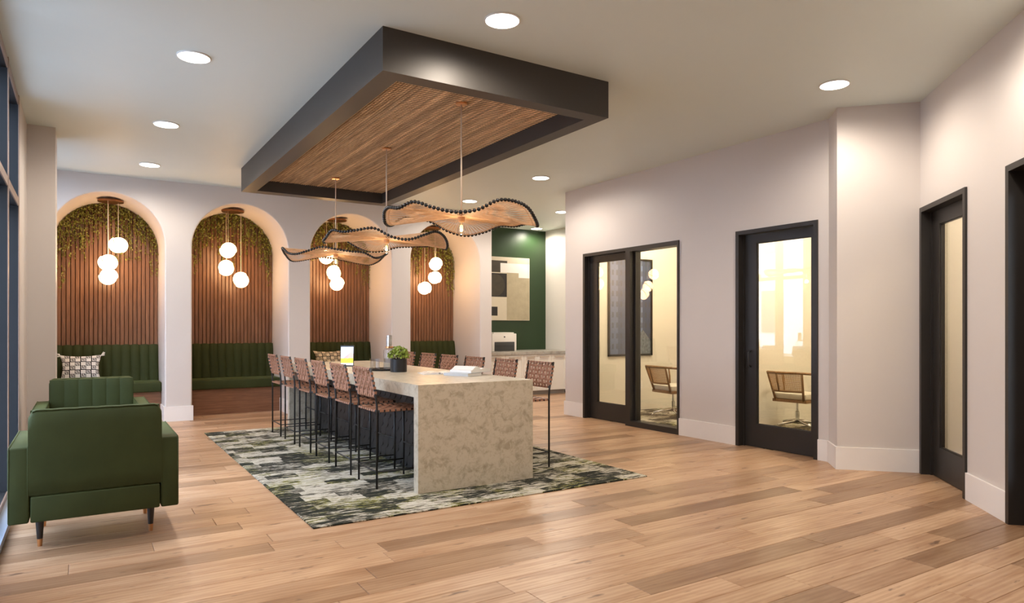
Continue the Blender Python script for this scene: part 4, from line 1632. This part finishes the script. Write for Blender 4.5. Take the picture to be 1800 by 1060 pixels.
m = MB().lathe([(0, 0), (0.23, 0), (0.23, 0.001), (0, 0.001)], 40).xf(Matrix.Translation((-0.16, -0.0464, 0.75)) @ Matrix.Rotation(PI / 2, 4, 'X'))
obj('brown_disc', m, M['art_dark'], pt)

# framed city print in the far office
fp = thing('framed_print', 'tall dark framed city print on the far office wall behind the glass', 'picture', (7.61, 8.46, 0.905))
m = MB()
w2, hh = 0.478, 1.60
m.box(-w2, -w2 + 0.03, -0.03, -0.002, 0, hh).box(w2 - 0.03, w2, -0.03, -0.002, 0, hh).box(-w2, w2, -0.03, -0.002, 0, 0.03).box(-w2, w2, -0.03, -0.002, hh - 0.03, hh)
obj('picture_frame', m, M['frame'], fp)
obj('picture_backing', MB().box(-w2 + 0.03, w2 - 0.03, -0.012, -0.002, 0.03, hh - 0.03), M['frame'], fp)
print_face('print', 2 * w2 - 0.06, hh - 0.06, M['city'], fp, -0.014, 0.03)


# ------------------------------------------------------------------ office chairs
def office_chair(label, loc, rz):
    """faces +x"""
    t = thing('office_chair', label, 'chair', loc, rz, 'cane back swivel chairs')
    Wd = M['chair_wood']
    HB = 0.265
    # seat
    poly = []
    n_ = 20
    def seat_outline(s):
        return [(-0.215, -0.235 * s), (0.16, -0.265 * s), (0.24, -0.22 * s), (0.265, -0.10 * s), (0.265, 0.10 * s), (0.24, 0.22 * s), (0.16, 0.265 * s), (-0.215, 0.235 * s)]
    obj('seat_frame', MB().prism(seat_outline(1.0), 0.375, 0.415), Wd, t)
    me = mesh('seat_cushion', MB().prism([(x * 0.97, y_ * 0.97) for x, y_ in seat_outline(1.0)], 0.415, 0.492))
    bm_ = bmesh.new()
    bm_.from_mesh(me)
    bmesh.ops.bevel(bm_, geom=bm_.edges[:], offset=0.018, segments=2, profile=0.5, affect='EDGES')
    bm_.to_mesh(me)
    bm_.free()
    smooth_by_angle(me, 0.7)
    link('seat_cushion', me, M['cushion'], t)
    # back: two leaning posts, lower rail, top rail flowing into the arms
    zb, zt = 0.525, 0.765
    bx = lambda z: -0.215 - 0.115 * (z - 0.40) / 0.365
    hb = lambda z: 0.195 + 0.045 * (z - 0.40) / 0.365
    bow = lambda y_, z: -0.05 * (1 - (y_ / hb(z)) ** 2)
    for s in (-1, 1):
        obj('back_post', MB().tube([(bx(0.40) + 0.01, s * hb(0.40), 0.40), (bx(zt), s * hb(zt), zt)], [0.016, 0.013], 8), Wd, t, smooth=True)
    obj('lower_rail', MB().tube([(bx(zb) + bow(y_, zb), y_, zb) for y_ in [hb(zb) * (-1 + 2 * i / 10) for i in range(11)]], 0.012, 8), Wd, t, smooth=True)
    yy = [hb(zt) * (-1 + 2 * i / 12) for i in range(13)]
    pts = [(0.14, -0.285, zt - 0.035), (0.02, -0.295, zt - 0.022), (-0.12, -0.29, zt - 0.010), (-0.24, -0.262, zt)] + [(bx(zt) + bow(y_, zt), y_, zt + 0.008) for y_ in yy] + [(-0.24, 0.262, zt), (-0.12, 0.29, zt - 0.010), (0.02, 0.295, zt - 0.022), (0.14, 0.285, zt - 0.035)]
    obj('arm_rail', MB().tube(pts, 0.0165, 8), Wd, t, smooth=True)
    for s in (-1, 1):
        obj('arm_support', MB().tube([(0.14, s * 0.285, zt - 0.035), (0.155, s * 0.28, 0.60), (0.15, s * 0.262, 0.40)], 0.0135, 8), Wd, t, smooth=True)
    obj('back_slat', MB().tube([(bx(zb) + bow(0.095, zb), 0.095, zb), (bx(zt) + bow(0.095, zt), 0.095, zt)], 0.012, 6), Wd, t, smooth=True)
    cn = MB()
    nn = 24
    for i in range(1, nn):
        u = -1 + 2 * i / nn
        cn.tube([(bx(z) + bow(u * hb(z), z), u * hb(z), z) for z in (zb, (zb + zt) / 2, zt)], 0.0042, 4, False)
    for j in range(1, 13):
        z = zb + (zt - zb) * j / 13
        cn.tube([(bx(z) + bow(u * hb(z), z), u * hb(z), z) for u in [-1 + 2 * i / 8 for i in range(9)]], 0.0042, 4, False)
    obj('cane_panel', cn, M['cane'], t)['kind'] = 'stuff'
    C = M['chrome']
    obj('column', MB().lathe([(0.0, 0.10), (0.026, 0.10), (0.026, 0.24), (0.017, 0.245), (0.017, 0.375), (0.0, 0.375)], 16), C, t, ang=0.7)
    for k in range(4):
        a_ = PI / 4 + k * PI / 2 + 0.35
        c, s = math.cos(a_), math.sin(a_)
        lg = obj('base_arm', MB().tube([(0, 0, 0.115), (0.12 * c, 0.12 * s, 0.105), (0.30 * c, 0.30 * s, 0.072)], [0.026, 0.022, 0.014], 8), C, t, smooth=True)
        m = MB().lathe([(0.0, -0.012), (0.022, -0.012), (0.026, -0.008), (0.026, 0.008), (0.022, 0.012), (0.0, 0.012)], 14)
        m.xf(Matrix.Translation((0.30 * c, 0.30 * s, 0.030)) @ Matrix.Rotation(a_, 4, 'Z') @ Matrix.Rotation(PI / 2, 4, 'X'))
        m.tube([(0.30 * c, 0.30 * s, 0.045), (0.30 * c, 0.30 * s, 0.078)], 0.008, 6)
        obj('caster', m, C, lg, ang=0.7)
    return t


office_chair('cane back swivel chair seen through the tall sidelight window', (7.62, 7.50, 0.006), math.radians(-7))
office_chair('cane back swivel chair seen through the single glass door', (8.10, 5.70, 0.006), math.radians(7))
